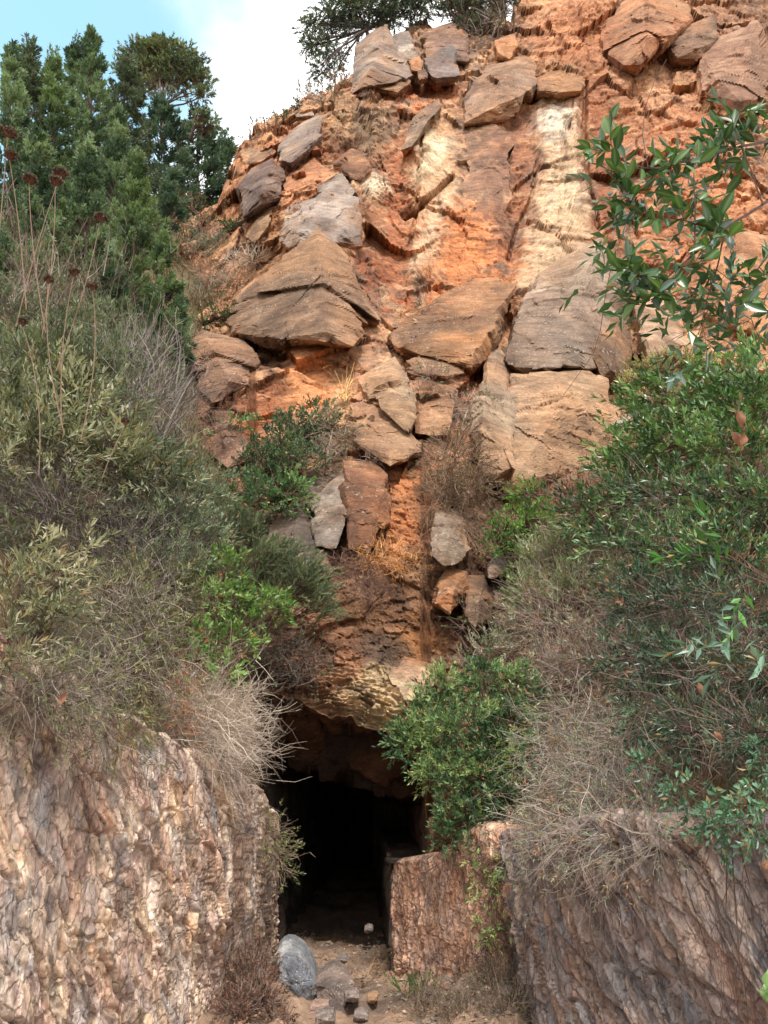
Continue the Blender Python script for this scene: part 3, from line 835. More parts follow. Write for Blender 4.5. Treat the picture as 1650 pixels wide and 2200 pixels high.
# ------------------------------------------------------------------ ground
xg = np.linspace(-3.4, 3.4, 200); yg = np.concatenate([np.linspace(-4, 5.5, 50)[:-1], np.linspace(5.5, 9.5, 160), np.linspace(9.5, 24, 60)[1:]])
X, Y = np.meshgrid(xg, yg)
P = np.stack([X.ravel(), Y.ravel(), np.zeros(X.size)], -1)
h, e, r = worley(P * 3.2 + [0, 0, .5], 800, 1.0)
h2, e2, r2 = worley(P * 9 + [0, 0, .5], 820, 1.0)
heap = np.exp(-((P[:, 0] - 0.75) / 0.45) ** 2 - ((P[:, 1] - 6.5) / 0.8) ** 2) * 0.22 + np.exp(-((P[:, 0] + 1.0) / 0.35) ** 2 - ((P[:, 1] - 7.2) / 1.0) ** 2) * 0.25
P[:, 2] = 0.05 * h + 0.02 * h2 + 0.07 * fbm(P * 1.3, 5, 830) + heap + np.clip(6.5 - P[:, 1], 0, 10) * -0.03
gc = blend(np.tile(lin((150, 124, 104)), (len(P), 1)), (106, 90, 78), sstep(-.2, .4, fbm(P * 1.7, 4, 840)))
gc = gc * (0.8 + .4 * r2[:, None])
link('ground', mk_mesh('ground', P, [grid_faces(len(yg), len(xg))], gc, True), M_DIRT, kind='structure')
gx = np.concatenate([-np.geomspace(900, 3, 26), np.geomspace(3, 900, 26)])
gy = np.concatenate([-np.geomspace(900, 4, 30), [0, 5, 10, 20, 40], np.geomspace(60, 1200, 14)])
X, Y = np.meshgrid(gx, gy)
P = np.stack([X.ravel(), Y.ravel(), np.full(X.size, -0.35)], -1)
P[:, 2] += fbm(P * 0.02, 3, 850) * np.clip(np.hypot(P[:, 0], P[:, 1]) - 20, 0, 100) * 0.05 - np.clip(-P[:, 1] - 6, 0, 400) * 0.12
link('countryside', mk_mesh('countryside', P, [grid_faces(len(gy), len(gx))], np.tile(lin((120, 100, 74)), (len(P), 1)), True), M_DIRT, kind='structure')


# ------------------------------------------------------------------ loose blocks and boulders
def side_const(V, bed, size):
    return 1.0


def hull_rock(name, label, cat, pts, thick, cols, px=4.3, facet=0.034, strata=0.006, sfreq=7.0, tilt=0.3, mat=None, Yfn=None, group=None, seed=0, paint_on=False, back=1.0, rough=1.0, proud=0.9):
    """pts: (u, v, metres proud of the slope). The block is the hull of these and of a smaller set sunk into the slope."""
    global _rk
    pts = np.array([p if len(p) == 3 else (*p, 0.0) for p in pts], float)
    fn = Yfn or cliffY
    Yc = fn(pts[:, 0], pts[:, 1]) - pts[:, 2] * proud
    Fp = at(pts[:, 0], pts[:, 1], Yc)
    cen = Fp.mean(0)
    ray = norm(Fp - EYE)
    flat = norm(np.array([0, 1.0, 0.25])[None])
    rs_ = np.random.default_rng(int(abs(cen[0] * 371 + cen[2] * 913)) % 9999 + seed)
    size0 = float(np.linalg.norm(Fp.max(0) - Fp.min(0)))
    # broken corners: a few jittered copies of every corner
    J = [Fp] + [cen + (Fp - cen) * rs_.uniform(.86, .985, (len(Fp), 1)) + rs_.normal(size=Fp.shape) * size0 * .022 for _ in range(2)]
    Fq = np.concatenate(J)
    Bp = cen + (Fp - cen) * back + norm(ray * 0.5 + flat * 0.5) * thick
    A = np.concatenate([Fq, Bp])
    bm = bmesh.new()
    for p in A:
        bm.verts.new(p - cen)
    r = bmesh.ops.convex_hull(bm, input=bm.verts)
    bmesh.ops.delete(bm, geom=[g for g in r['geom_interior'] if isinstance(g, bmesh.types.BMVert)], context='VERTS')
    bm.faces.ensure_lookup_table()
    tr_ = np.array([[v.co[:] for v in f.verts] for f in bm.faces])
    bm.free()
    s = float(mpp(pts[:, 0].mean(), pts[:, 1].mean(), Yc.mean()))
    vs_, fs_, off = [], [], 0
    Nn_ = []
    for tri in tr_:
        nf = norm(np.cross(tri[1] - tri[0], tri[2] - tri[0])[None])[0]
        if nf @ (tri.mean(0)) < 0:
            tri = tri[::-1]; nf = -nf
        facing = nf @ norm((EYE - (tri.mean(0) + cen))[None])[0]
        el = max(np.linalg.norm(tri[0] - tri[1]), np.linalg.norm(tri[1] - tri[2]), np.linalg.norm(tri[2] - tri[0]))
        ar = 0.5 * np.linalg.norm(np.cross(tri[1] - tri[0], tri[2] - tri[0]))
        n_ = max(math.sqrt(2 * ar) / (px * 1.12 * s), el / (px * s) * .4) * (1 if facing > -.05 else .2)
        n_ = int(np.clip(np.ceil(n_), 1, 110))
        ii, jj = np.meshgrid(np.arange(n_ + 1), np.arange(n_ + 1), indexing='ij')
        ok = ii + jj <= n_
        ii, jj = ii[ok], jj[ok]
        a = ii / n_; b = jj / n_
        vs_.append(tri[0] * (1 - a - b)[:, None] + tri[1] * a[:, None] + tri[2] * b[:, None])
        Nn_.append(np.tile(nf, (len(a), 1)))
        idm = -np.ones((n_ + 2, n_ + 2), int); idm[ii, jj] = np.arange(len(ii)) + off
        I, J_ = np.meshgrid(np.arange(n_), np.arange(n_), indexing='ij')
        m_ = I + J_ < n_
        fs_.append(np.stack([idm[I[m_], J_[m_]], idm[I[m_] + 1, J_[m_]], idm[I[m_], J_[m_] + 1]], -1))
        m_ = I + J_ < n_ - 1
        fs_.append(np.stack([idm[I[m_] + 1, J_[m_]], idm[I[m_] + 1, J_[m_] + 1], idm[I[m_], J_[m_] + 1]], -1))
        off += len(ii)
    V = np.concatenate(vs_); quads = np.concatenate(fs_); Nn = np.concatenate(Nn_)
    size = float(np.linalg.norm(V.max(0) - V.min(0)))
    sd = seed or int(abs(cen[0] * 37 + cen[2] * 91)) % 500
    W = V + cen
    q = W / size
    h1, e1, r1 = worley(q * np.array([3.0, 3.0, 3.6]), sd + 1, 1.0)
    h2, e2, r2 = worley(q * np.array([11, 11, 15]), sd + 8, 1.0)
    h3, e3, r3 = worley(q * np.array([26, 26, 40]), sd + 9, 1.0)
    bed = norm(np.array([tilt * 0.5, 0.15, 1.0])[None])[0]
    tz = W @ bed + 0.018 * size * fbm(q * 2.5, 4, sd + 20)
    bzz = tz / size * sfreq * 2.2
    lvl = _h(np.floor(bzz).astype(int), np.zeros(len(V), int), np.zeros(len(V), int), sd)
    bz3 = bzz * 3.3 + .7
    lv3 = _h(np.floor(bz3).astype(int), np.ones(len(V), int), np.zeros(len(V), int), sd)
    side = np.clip(1.15 - np.abs(Nn @ bed) * 1.2, 0, 1)
    dirD = norm(V)
    d = size * (facet * 0.9 * h1 + 0.28 * facet * h2 + 0.12 * facet * h3 + strata * sstep(-.35, .3, fbm(q * 3.1, 3, sd + 90)) * ((lvl - .5) * 0.8 + (lv3 - .5) * .6)
                + 0.012 * rough * fbm(q * 5, 5, sd + 30) - 0.012 * (1 - sstep(0, .02, np.abs(fbm(q * 2.1 + 3, 4, sd + 60)))))
    V = V + dirD * d[:, None]
    cl = [np.array(lin(c)) for c in cols]
    k = sstep(-0.25, 0.25, fbm(q * 3.5 + 5, 5, sd + 40))[:, None]
    c = cl[0] * (1 - k) + cl[1] * k
    if len(cols) > 2:
        k = (sstep(0.05, 0.4, fbm(q * 5 + 9, 5, sd + 44)) * 0.8)[:, None]
        c = c * (1 - k) + cl[2] * k
    if Yfn is None:
        k = (sstep(0.0, 0.35, fbm(q * np.array([4.5, 4.5, 3]) + 19, 5, sd + 50) + 0.15 * np.clip(-Nn[:, 2], 0, 1)) * 0.45)[:, None]
        c = c * (1 - k) + lin((186, 138, 98)) * k
        k = (sstep(0.12, 0.4, fbm(q * np.array([9, 9, 3]) + 29, 4, sd + 55)) * 0.5)[:, None]
        c = c * (1 - k) + lin((92, 74, 64)) * k
    if Yfn is None:
        Uw_, Vw_ = proj(W)
        fld = rock_field(W, Uw_, Vw_)
        c = c * (1 + .3 * fld['b4'][:, None])
        c = c * .84 + fld['col'] * .16
        # soil and wash where the block meets the face
        gap = cliffY(Uw_, Vw_) - W[:, 1] + 0.25 * fbm(W * 1.5, 3, 99)
        k = ((1 - sstep(0.05, 0.75, gap + .35 * fbm(W * .9, 3, 98))) * .85)[:, None]
        c = c * (1 - k) + fld['col'] * k
    c = c * (0.86 + 0.28 * r2[:, None]) * (0.90 + .2 * r3[:, None]) * (1 + .22 * (lv3[:, None] - .5) * (0 if Yfn else 1))
    o = bpy.data.objects.new(name, mk_mesh(name, V, [quads], c, False))
    COL.objects.link(o)
    o.data.materials.append(mat or M_BLOCK)
    o.location = Vector([float(x) for x in cen])
    o['label'] = label; o['category'] = cat
    if group:
        o['group'] = group
    return o


GB = [(142, 130, 120), (114, 102, 94), (166, 148, 130)]
BR = [(136, 112, 92), (106, 86, 72), (170, 136, 104)]
LG = [(166, 156, 148), (132, 122, 114), (196, 184, 172)]
OR = [(178, 120, 80), (196, 140, 96), (142, 104, 78)]
PK = [(176, 148, 124), (150, 124, 102), (196, 168, 142)]
hull_rock('rock_block', 'big triangular brown block with thin horizontal layers and cracks, left of centre on the cliff', 'rock',
          [(690, 498, 0.9), (672, 506, 0.9), (570, 590, 0.9), (505, 640, 0.5), (500, 668, 0.7), (520, 700, 1.1), (600, 735, 1.3), (700, 742, 1.5), (770, 748, 1.1), (815, 705, 0.5), (790, 640, 0.4), (745, 560, 0.3), (650, 660, 1.5), (700, 560, 1.35)],
          3.0, BR, px=3.9, strata=0.0045, sfreq=9, tilt=-0.1, facet=0.04)
hull_rock('rock_block', 'weathered pale grey slab leaning on top of the triangular layered block', 'rock',
          [(592, 515, .5), (598, 480, .7), (640, 430, .6), (700, 396, .5), (738, 388, .3), (768, 440, .5), (770, 500, .6), (720, 520, .9), (650, 520, 1.1), (620, 535, .9), (690, 450, 1.1)],
          1.8, LG, strata=0.01, tilt=0.8)
hull_rock('rock_block', 'wedge shaped brown block resting slantwise in the middle of the cliff', 'rock',
          [(832, 718, .5), (870, 685, .6), (935, 645, .7), (1000, 612, .7), (1062, 597, .5), (1084, 632, .5), (1060, 700, .9), (1040, 748, 1.2), (1012, 786, 1.2), (980, 762, 1.2), (900, 752, .9), (850, 750, .6), (980, 680, 1.5)],
          2.2, [(152, 112, 80), (128, 96, 72), (176, 122, 78)], strata=0.008, tilt=-0.5)
hull_rock('rock_block', 'tall grey-brown block with a pointed shoulder, upper right of centre', 'rock',
          [(1092, 778, .6), (1098, 715, .7), (1125, 640, .8), (1152, 580, .8), (1210, 550, .7), (1290, 512, .4), (1318, 540, .5), (1330, 620, .7), (1320, 700, .9), (1280, 780, 1.1), (1200, 790, 1.2), (1105, 790, .9), (1235, 690, 1.25), (1262, 560, .8)],
          2.4, [(158, 144, 130), (132, 116, 104), (178, 160, 142)], strata=0.008, tilt=0.5)
hull_rock('rock_block', 'rough dark brown block wedged behind the right shoulder of the tall grey block', 'rock',
          [(1252, 650, .8), (1300, 560, .4), (1330, 545, .2), (1345, 640, .3), (1362, 770, .3), (1340, 815, .7), (1300, 800, 1.2), (1265, 760, 1.3), (1290, 680, 1.4)],
          1.8, [(120, 96, 78), (98, 78, 64), (150, 128, 108)], facet=0.035, strata=0.01)
hull_rock('rock_block', 'broad pale layered slab speckled with lichen beneath the tall grey block', 'rock',
          [(1082, 1060, .3), (1080, 960, .6), (1085, 860, .7), (1096, 795, .8), (1180, 785, 1.0), (1270, 790, .9), (1308, 832, .3), (1290, 900, .4), (1275, 960, .4), (1270, 1000, .2), (1200, 1030, .4), (1180, 880, 1.1)],
          2.2, [(172, 140, 110), (150, 124, 100), (186, 158, 134)], strata=0.009, sfreq=9, tilt=-0.15)
hull_rock('rock_block', 'small pale wedge on the right edge of the lichen speckled slab', 'rock',
          [(1232, 900, .9), (1238, 866, .9), (1280, 850, .8), (1275, 900, .9), (1268, 935, .9), (1228, 915, .9), (1255, 890, 1.4)], .8, PK, px=2.5, strata=0.0060)
hull_rock('rock_block', 'squat brown block lying against orange soil right of the tall block', 'rock',
          [(1362, 660, .5), (1405, 642, .5), (1448, 640, .4), (1462, 700, .4), (1468, 745, .4), (1430, 765, .8), (1395, 775, .9), (1378, 720, .9), (1420, 690, 1.1)], 1.6, PK[::-1], strata=0.0060)
hull_rock('rock_block', 'rounded grey rock half behind the bright green bush on the right', 'rock',
          [(1305, 880, .5), (1340, 862, .5), (1410, 855, .4), (1460, 872, .4), (1450, 930, .6), (1400, 950, .9), (1330, 950, .9), (1308, 920, .8), (1380, 900, 1.1)], 1.6, [(140, 132, 124), (116, 108, 100), (160, 148, 136)], strata=0.0048)
hull_rock('rock_block', 'tilted brown block low on the left of the cliff above the juniper sprays', 'rock',
          [(405, 752, .6), (440, 722, .4), (520, 735, .4), (545, 775, .4), (520, 830, .7), (478, 856, 1.0), (440, 840, 1.1), (412, 800, 1.0), (470, 780, 1.2)], 1.8, [(132, 104, 86), (112, 86, 70), (156, 116, 84)], strata=0.0072, tilt=-0.8)
hull_rock('rock_block', 'rounded grey and cream block in the centre, left of a dry grey shrub', 'rock',
          [(782, 808, .5), (805, 784, .5), (835, 776, .5), (870, 800, .7), (892, 845, .8), (895, 900, .8), (880, 935, .8), (840, 880, 1.0), (795, 850, .8), (835, 830, 1.2)], 1.5, [(156, 138, 116), (136, 114, 92), (190, 166, 134)], strata=0.0060, tilt=0.6)
hull_rock('rock_block', 'narrow upright slab squeezed beside the dark vertical crack', 'rock',
          [(1042, 890, .5), (1060, 800, .6), (1074, 742, .4), (1084, 770, .4), (1082, 880, .6), (1076, 960, .8), (1068, 1010, .9), (1040, 1005, .8), (1034, 950, .8)], 1.2, [(160, 140, 118), (136, 110, 88)], strata=0.0060)
hull_rock('rock_block', 'grey angular block perched above the fallen orange block', 'rock',
          [(936, 1108, .6), (975, 1098, .5), (1004, 1120, .5), (1012, 1180, .6), (990, 1205, .9), (955, 1216, 1.0), (926, 1192, .9), (932, 1150, .8), (965, 1150, 1.1)], 1.2, [(150, 134, 118), (124, 106, 90), (170, 150, 126)], px=3.9, strata=0.0072)
hull_rock('rock_block', 'fallen orange block with a smooth slanting top, low in the gully', 'rock',
          [(938, 1262, .6), (960, 1226, .5), (1000, 1234, .4), (1002, 1285, .7), (968, 1316, .9), (934, 1296, .9), (966, 1275, 1.05)], .9, OR, px=3.9, strata=0.0030)
hull_rock('rock_block', 'layered brown block right of the fallen orange block', 'rock',
          [(1004, 1238, .4), (1040, 1236, .4), (1060, 1280, .4), (1058, 1335, .6), (1020, 1350, .8), (998, 1325, .8), (1005, 1290, .8), (1030, 1290, .9)], .9, BR, px=3.9, strata=0.0150)
hull_rock('rock_block', 'small pale grey rock beside the bright green bush in the gully', 'rock',
          [(1048, 1220, .7), (1062, 1202, .7), (1098, 1196, .6), (1105, 1220, .7), (1080, 1235, .9), (1050, 1240, .9)], .6, LG, px=3.9, strata=0.0060)
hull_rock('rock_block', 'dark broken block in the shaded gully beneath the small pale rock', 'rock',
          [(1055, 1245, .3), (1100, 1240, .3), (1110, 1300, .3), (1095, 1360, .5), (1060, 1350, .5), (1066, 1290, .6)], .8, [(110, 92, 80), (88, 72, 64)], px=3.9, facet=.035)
hull_rock('rock_block', 'pale freshly broken block set in the face just above the green bush', 'rock',
          [(838, 1450, .15), (870, 1412, .15), (930, 1430, .1), (945, 1470, .2), (900, 1510, .3), (868, 1500, .35), (885, 1455, .4)], .6, [(190, 160, 136), (168, 130, 104), (206, 180, 158)], px=3.9, facet=.03, strata=0.0024)
hull_rock('rock_block', 'upright grey slab with a smooth face left of the orange gully', 'rock',
          [(668, 1075, .3), (700, 1040, .5), (742, 1012, .5), (752, 1050, .6), (740, 1120, .8), (722, 1175, .7), (690, 1170, .7), (672, 1120, .6)], .8, [(152, 140, 130), (124, 110, 98), (172, 158, 144)], px=3.9, strata=0.0072, tilt=1.5)
hull_rock('rock_block', 'brown rough pillar right of the smooth grey slab, above the dry thicket', 'rock',
          [(752, 1000, .4), (800, 990, .3), (832, 1020, .3), (830, 1110, .5), (790, 1165, .6), (748, 1180, .6), (740, 1090, .6), (785, 1080, .9)], .9, [(142, 96, 70), (120, 82, 62), (160, 112, 80)], px=3.9, strata=0.0048)
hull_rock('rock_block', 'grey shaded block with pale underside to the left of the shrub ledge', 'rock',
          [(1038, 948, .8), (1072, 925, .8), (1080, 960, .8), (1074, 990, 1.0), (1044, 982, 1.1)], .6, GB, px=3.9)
hull_rock('rock_block', 'slanting brown ledge block above the narrow shrub strip, centre', 'rock',
          [(870, 775, .5), (905, 762, .6), (985, 772, .7), (1000, 800, .8), (960, 815, 1.0), (895, 800, .9)], 1.0, [(158, 116, 84), (134, 104, 82)], px=3.9)
EMB = dict(proud=.55, px=4.2)
hull_rock('rock_block', 'long tilted slab of thin brown layers at the lower left of the cliff', 'rock', [(384, 850, .5), (450, 868, .6), (530, 930, .6), (548, 990, .5), (490, 1008, .7), (400, 940, .8), (460, 930, .9)], 1.6, [(140, 112, 98), (116, 90, 78), (164, 130, 110)], strata=.012, tilt=-1.2, **EMB)
hull_rock('rock_block', 'squared column of horizontally layered rock under the wedge block', 'rock', [(893, 792, .5), (972, 782, .5), (978, 880, .6), (962, 935, .7), (902, 930, .7), (935, 850, .8)], 1.4, [(164, 124, 94), (138, 104, 82), (178, 142, 110)], strata=.012, sfreq=10, **EMB)
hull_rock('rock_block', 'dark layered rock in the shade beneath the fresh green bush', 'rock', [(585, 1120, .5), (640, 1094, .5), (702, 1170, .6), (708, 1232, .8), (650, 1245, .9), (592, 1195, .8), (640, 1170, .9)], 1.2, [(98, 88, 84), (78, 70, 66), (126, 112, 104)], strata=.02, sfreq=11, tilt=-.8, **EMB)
hull_rock('rock_block', 'brown leaning slab right of the grey dead shrub, mid cliff', 'rock', [(748, 866, .5), (800, 852, .5), (885, 900, .6), (900, 978, .8), (838, 1000, .9), (765, 960, .8), (825, 920, .9)], 1.4, [(160, 122, 94), (132, 100, 80), (182, 146, 114)], strata=.009, tilt=.9, **EMB)
hull_rock('rock_block', 'orange tinted slab on the ridge shoulder above the pale leaning slab', 'rock', [(612, 385, .5), (660, 348, .4), (718, 380, .5), (702, 428, .8), (625, 448, .8)], 1.4, [(190, 132, 92), (160, 112, 84), (142, 112, 94)], **EMB)
hull_rock('rock_block', 'rough brown crag at the top right corner', 'rock', [(1504, 122, .5), (1562, 58, .4), (1645, 88, .4), (1668, 205, .7), (1582, 244, .8), (1512, 204, .8), (1585, 140, 1.0)], 2.0, [(166, 130, 108), (138, 106, 90), (186, 150, 124)], strata=.005, **EMB)
hull_rock('rock_block', 'tall pale orange face behind the leafy branch at the right edge', 'rock', [(1540, 560, .4), (1590, 500, .4), (1680, 510, .4), (1700, 640, .6), (1640, 720, .7), (1560, 690, .7), (1620, 610, .9)], 1.6, [(214, 162, 122), (190, 134, 96), (166, 126, 102)], strata=.004, **EMB)
hull_rock('rock_block', 'brown buttress between the two pale streaks, upper middle', 'rock', [(1000, 285, .3), (1050, 262, .3), (1088, 290, .3), (1096, 420, .5), (1060, 500, .5), (1010, 470, .5), (1045, 370, .6)], 1.4, [(150, 112, 92), (124, 94, 80), (180, 124, 88)], strata=.006, **EMB)
# ridge and summit rocks
hull_rock('boulder', 'large grey boulder under the leaning tree on the skyline', 'boulder',
          [(764, 160, .8), (762, 100, .6), (790, 74, .5), (830, 70, .3), (868, 118, .5), (882, 160, .9), (850, 175, 1.3), (800, 170, 1.6), (772, 190, 1.5), (800, 110, 1.3)], 2.2, [(140, 130, 124), (112, 104, 100), (160, 150, 140)], proud=1.3, strata=0.0060, tilt=1)
hull_rock('boulder', 'small dark boulder tucked beneath the large grey skyline boulder', 'boulder',
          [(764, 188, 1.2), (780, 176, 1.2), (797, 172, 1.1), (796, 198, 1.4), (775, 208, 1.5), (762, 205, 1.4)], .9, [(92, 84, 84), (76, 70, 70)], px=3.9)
hull_rock('boulder', 'rounded grey boulder directly right of the large skyline boulder', 'boulder',
          [(828, 92, .8), (850, 72, .6), (880, 76, .5), (893, 108, .8), (870, 125, 1.2), (845, 118, 1.2)], 1.4, LG, px=3.9)
hull_rock('boulder', 'low flat grey boulder in the middle of the summit pile', 'boulder',
          [(850, 118, 1.2), (875, 104, 1.0), (900, 112, 1.0), (895, 130, 1.3), (865, 132, 1.5)], 1.0, GB, px=3.9)
hull_rock('boulder', 'broad brown layered boulder at the back of the summit pile beneath the dark tree', 'boulder',
          [(905, 90, .6), (915, 62, .3), (985, 50, .3), (1005, 70, .4), (1000, 130, .9), (920, 125, .9), (950, 90, 1.1)], 2.2, [(136, 108, 94), (116, 92, 82), (150, 122, 104)], strata=0.0090)
hull_rock('boulder', 'angular blue-grey boulder with a dark underside, front of the summit pile', 'boulder',
          [(914, 138, 1.4), (940, 112, 1.2), (976, 104, 1.0), (982, 135, 1.2), (978, 165, 1.5), (940, 168, 1.7), (920, 155, 1.7)], 1.4, [(126, 120, 120), (104, 98, 98)], px=3.9)
hull_rock('boulder', 'brown boulder on orange soil under the summit pile', 'boulder',
          [(797, 170, 1.0), (830, 152, 1.0), (868, 150, .9), (880, 180, 1.2), (845, 196, 1.5), (805, 190, 1.5)], 1.3, [(150, 120, 94), (128, 102, 84)], px=3.9)
hull_rock('boulder', 'small tan stone between the two front summit boulders', 'boulder',
          [(880, 130, 1.4), (896, 122, 1.4), (908, 132, 1.4), (904, 152, 1.6), (884, 150, 1.6)], .7, OR, px=3.9)
hull_rock('boulder', 'dark small stone at the foot of the angular blue-grey boulder', 'boulder',
          [(898, 152, 1.6), (914, 148, 1.6), (918, 166, 1.7), (902, 172, 1.8)], .5, [(98, 84, 78), (80, 70, 66)], px=3.9)
hull_rock('rock_block', 'long grey slab jutting diagonally out of the orange face near the top', 'rock',
          [(985, 215, .5), (1010, 185, .6), (1050, 155, .6), (1110, 130, .5), (1138, 140, .5), (1142, 190, .8), (1110, 225, 1.1), (1060, 235, 1.1), (1000, 262, .9), (1070, 180, 1.4)], 2.0, [(138, 116, 102), (114, 94, 82), (150, 132, 118)], strata=0.0060, tilt=-1)
hull_rock('rock_block', 'huge orange-brown block with undercut lower edge at the top right', 'rock',
          [(1305, 70, .5), (1330, 10, .4), (1390, -20, .3), (1480, 10, .3), (1490, 45, .6), (1440, 80, 1.4), (1400, 112, 1.5), (1375, 142, 1.4), (1340, 140, 1.1), (1318, 110, .8), (1400, 40, 1.6)], 2.8, [(186, 134, 100), (168, 112, 80), (150, 116, 92)], strata=0.0036, tilt=-.6)
hull_rock('rock_block', 'grey-brown overhanging block right of the huge undercut block', 'rock',
          [(1470, 60, .6), (1530, 40, .4), (1552, 70, .4), (1540, 105, .8), (1500, 130, 1.0), (1455, 125, .8), (1440, 100, .7)], 1.8, [(130, 104, 86), (112, 88, 74)], strata=0.0036)
hull_rock('rock_block', 'pointed brown block below the long diagonal slab, left of the cream pillar', 'rock',
          [(885, 260, .6), (905, 238, .6), (940, 215, .6), (945, 240, .8), (915, 275, .9), (885, 312, .9), (870, 318, .8)], 1.0, [(152, 134, 116), (118, 100, 86)], px=3.9)
hull_rock('rock_block', 'brown capping block on top of the cream pillar', 'rock',
          [(1150, 170, .9), (1180, 152, .8), (1240, 150, .8), (1256, 170, .9), (1250, 195, 1.2), (1200, 200, 1.4), (1155, 196, 1.2)], 1.4, [(166, 122, 88), (142, 104, 78)], px=3.9)
hull_rock('rock_block', 'dark grey overhanging rock on the left shoulder of the ridge', 'rock',
          [(512, 430, .6), (516, 398, .7), (545, 370, .6), (590, 350, .5), (605, 372, .8), (590, 410, 1.2), (560, 440, 1.3), (535, 462, 1.1), (550, 400, 1.3)], 1.8, [(100, 90, 88), (76, 70, 70), (130, 118, 110)], proud=1.5, strata=0.0048)
hull_rock('rock_block', 'grey slab with sunlit top on the ridge below the skyline shrubs', 'rock',
          [(600, 320, .7), (612, 292, .5), (650, 262, .3), (690, 250, .3), (692, 290, .7), (665, 320, 1.0), (625, 350, 1.2), (605, 345, 1.1)], 1.8, [(132, 122, 116), (96, 88, 84), (166, 150, 134)], proud=1.4, strata=0.0048)
hull_rock('rock_block', 'pale grey rounded rock on the skyline between shrubs', 'rock',
          [(634, 235, .4), (650, 218, .3), (672, 228, .3), (676, 248, .6), (640, 252, .7)], 1.0, LG, px=3.9)
hull_rock('rock_block', 'tan rock with flat top at the left end of the ridge', 'rock',
          [(520, 330, .5), (535, 312, .3), (575, 308, .3), (590, 325, .5), (560, 345, .8), (528, 352, .8)], 1.4, [(170, 142, 116), (140, 112, 90)], px=3.9)
hull_rock('rock_block', 'smooth tan slab below the dark overhanging ridge rock', 'rock',
          [(522, 490, .4), (540, 450, .5), (575, 425, .5), (590, 440, .5), (570, 490, .7), (545, 520, .7)], 1.2, [(166, 140, 112), (146, 116, 90)], px=3.9)
hull_rock('rock_block', 'brown angular block on the orange shoulder above the pale grey slab', 'rock',
          [(720, 350, .5), (755, 318, .5), (790, 330, .5), (800, 365, .8), (765, 385, 1.0), (730, 375, .9)], 1.2, [(134, 92, 68), (112, 78, 60)], px=3.9)
hull_rock('rock_block', 'small reddish block among shrubs at the top edge, left of the rough orange face', 'rock',
          [(1062, 100, .5), (1080, 78, .4), (1105, 72, .4), (1112, 100, .7), (1095, 125, .9), (1068, 122, .9)], 1.0, OR, px=3.9)
# boulders and stones on the passage floor
gY = lambda z: (lambda u, v: (1.6 - z) / np.maximum((np.asarray(v, float) - 1100) / F * CP - SP, 1e-3) * (CP + (np.asarray(v, float) - 1100) / F * SP))


def floor_rock(label, pts, Y0, thick, cols, **k):
    return hull_rock('boulder', label, 'boulder', pts, thick, cols, Yfn=lambda u, v: np.full(np.shape(u), Y0), mat=M_GREY, px=3.9, **k)


dome = []
for a in np.linspace(0, 6.283, 22)[:-1]:
    for r_, dd_ in ((1.0, 0.0), (0.86, 0.14), (0.6, 0.22), (0.25, 0.26)):
        x_ = math.cos(a) * r_; y_ = math.sin(a) * r_
        dome.append((633 + 44 * x_ + 12 * y_, 2108 + 66 * y_ + 8 * x_, dd_))
floor_rock('big rounded blue-grey boulder with white lichen patches at the foot of the left wall', dome, 7.1, .6,
           [(134, 136, 140), (108, 110, 116), (190, 188, 186)], strata=0, facet=.03, seed=11)
floor_rock('angular grey-brown rock with a white edge in front of the cave mouth',
           [(668, 2118, 0), (690, 2100, -.1), (715, 2085, -.1), (738, 2098, -.05), (752, 2115, 0), (745, 2150, .1), (735, 2185, .15), (705, 2160, .15), (680, 2145, .1), (715, 2120, .16)], 7.1, .4,
           [(140, 122, 112), (108, 96, 90), (176, 162, 152)], strata=0.0060, facet=.03, seed=12)
floor_rock('flat pinkish stone at the lower edge of the picture beside the rounded boulder',
           [(640, 2190, 0), (660, 2170, -.05), (705, 2162, -.05), (712, 2200, .05), (700, 2230, .1), (645, 2230, .1)], 6.7, .35,
           [(164, 136, 122), (142, 118, 106)], strata=0, facet=.04, seed=13)
floor_rock('slab of dark layered stone lying under the angular rock',
           [(682, 2160, 0), (720, 2150, 0), (742, 2180, .05), (730, 2196, .1), (695, 2180, .1)], 6.9, .3,
           [(96, 84, 80), (78, 70, 68)], strata=0.0180, facet=.028, seed=14)
k = 0
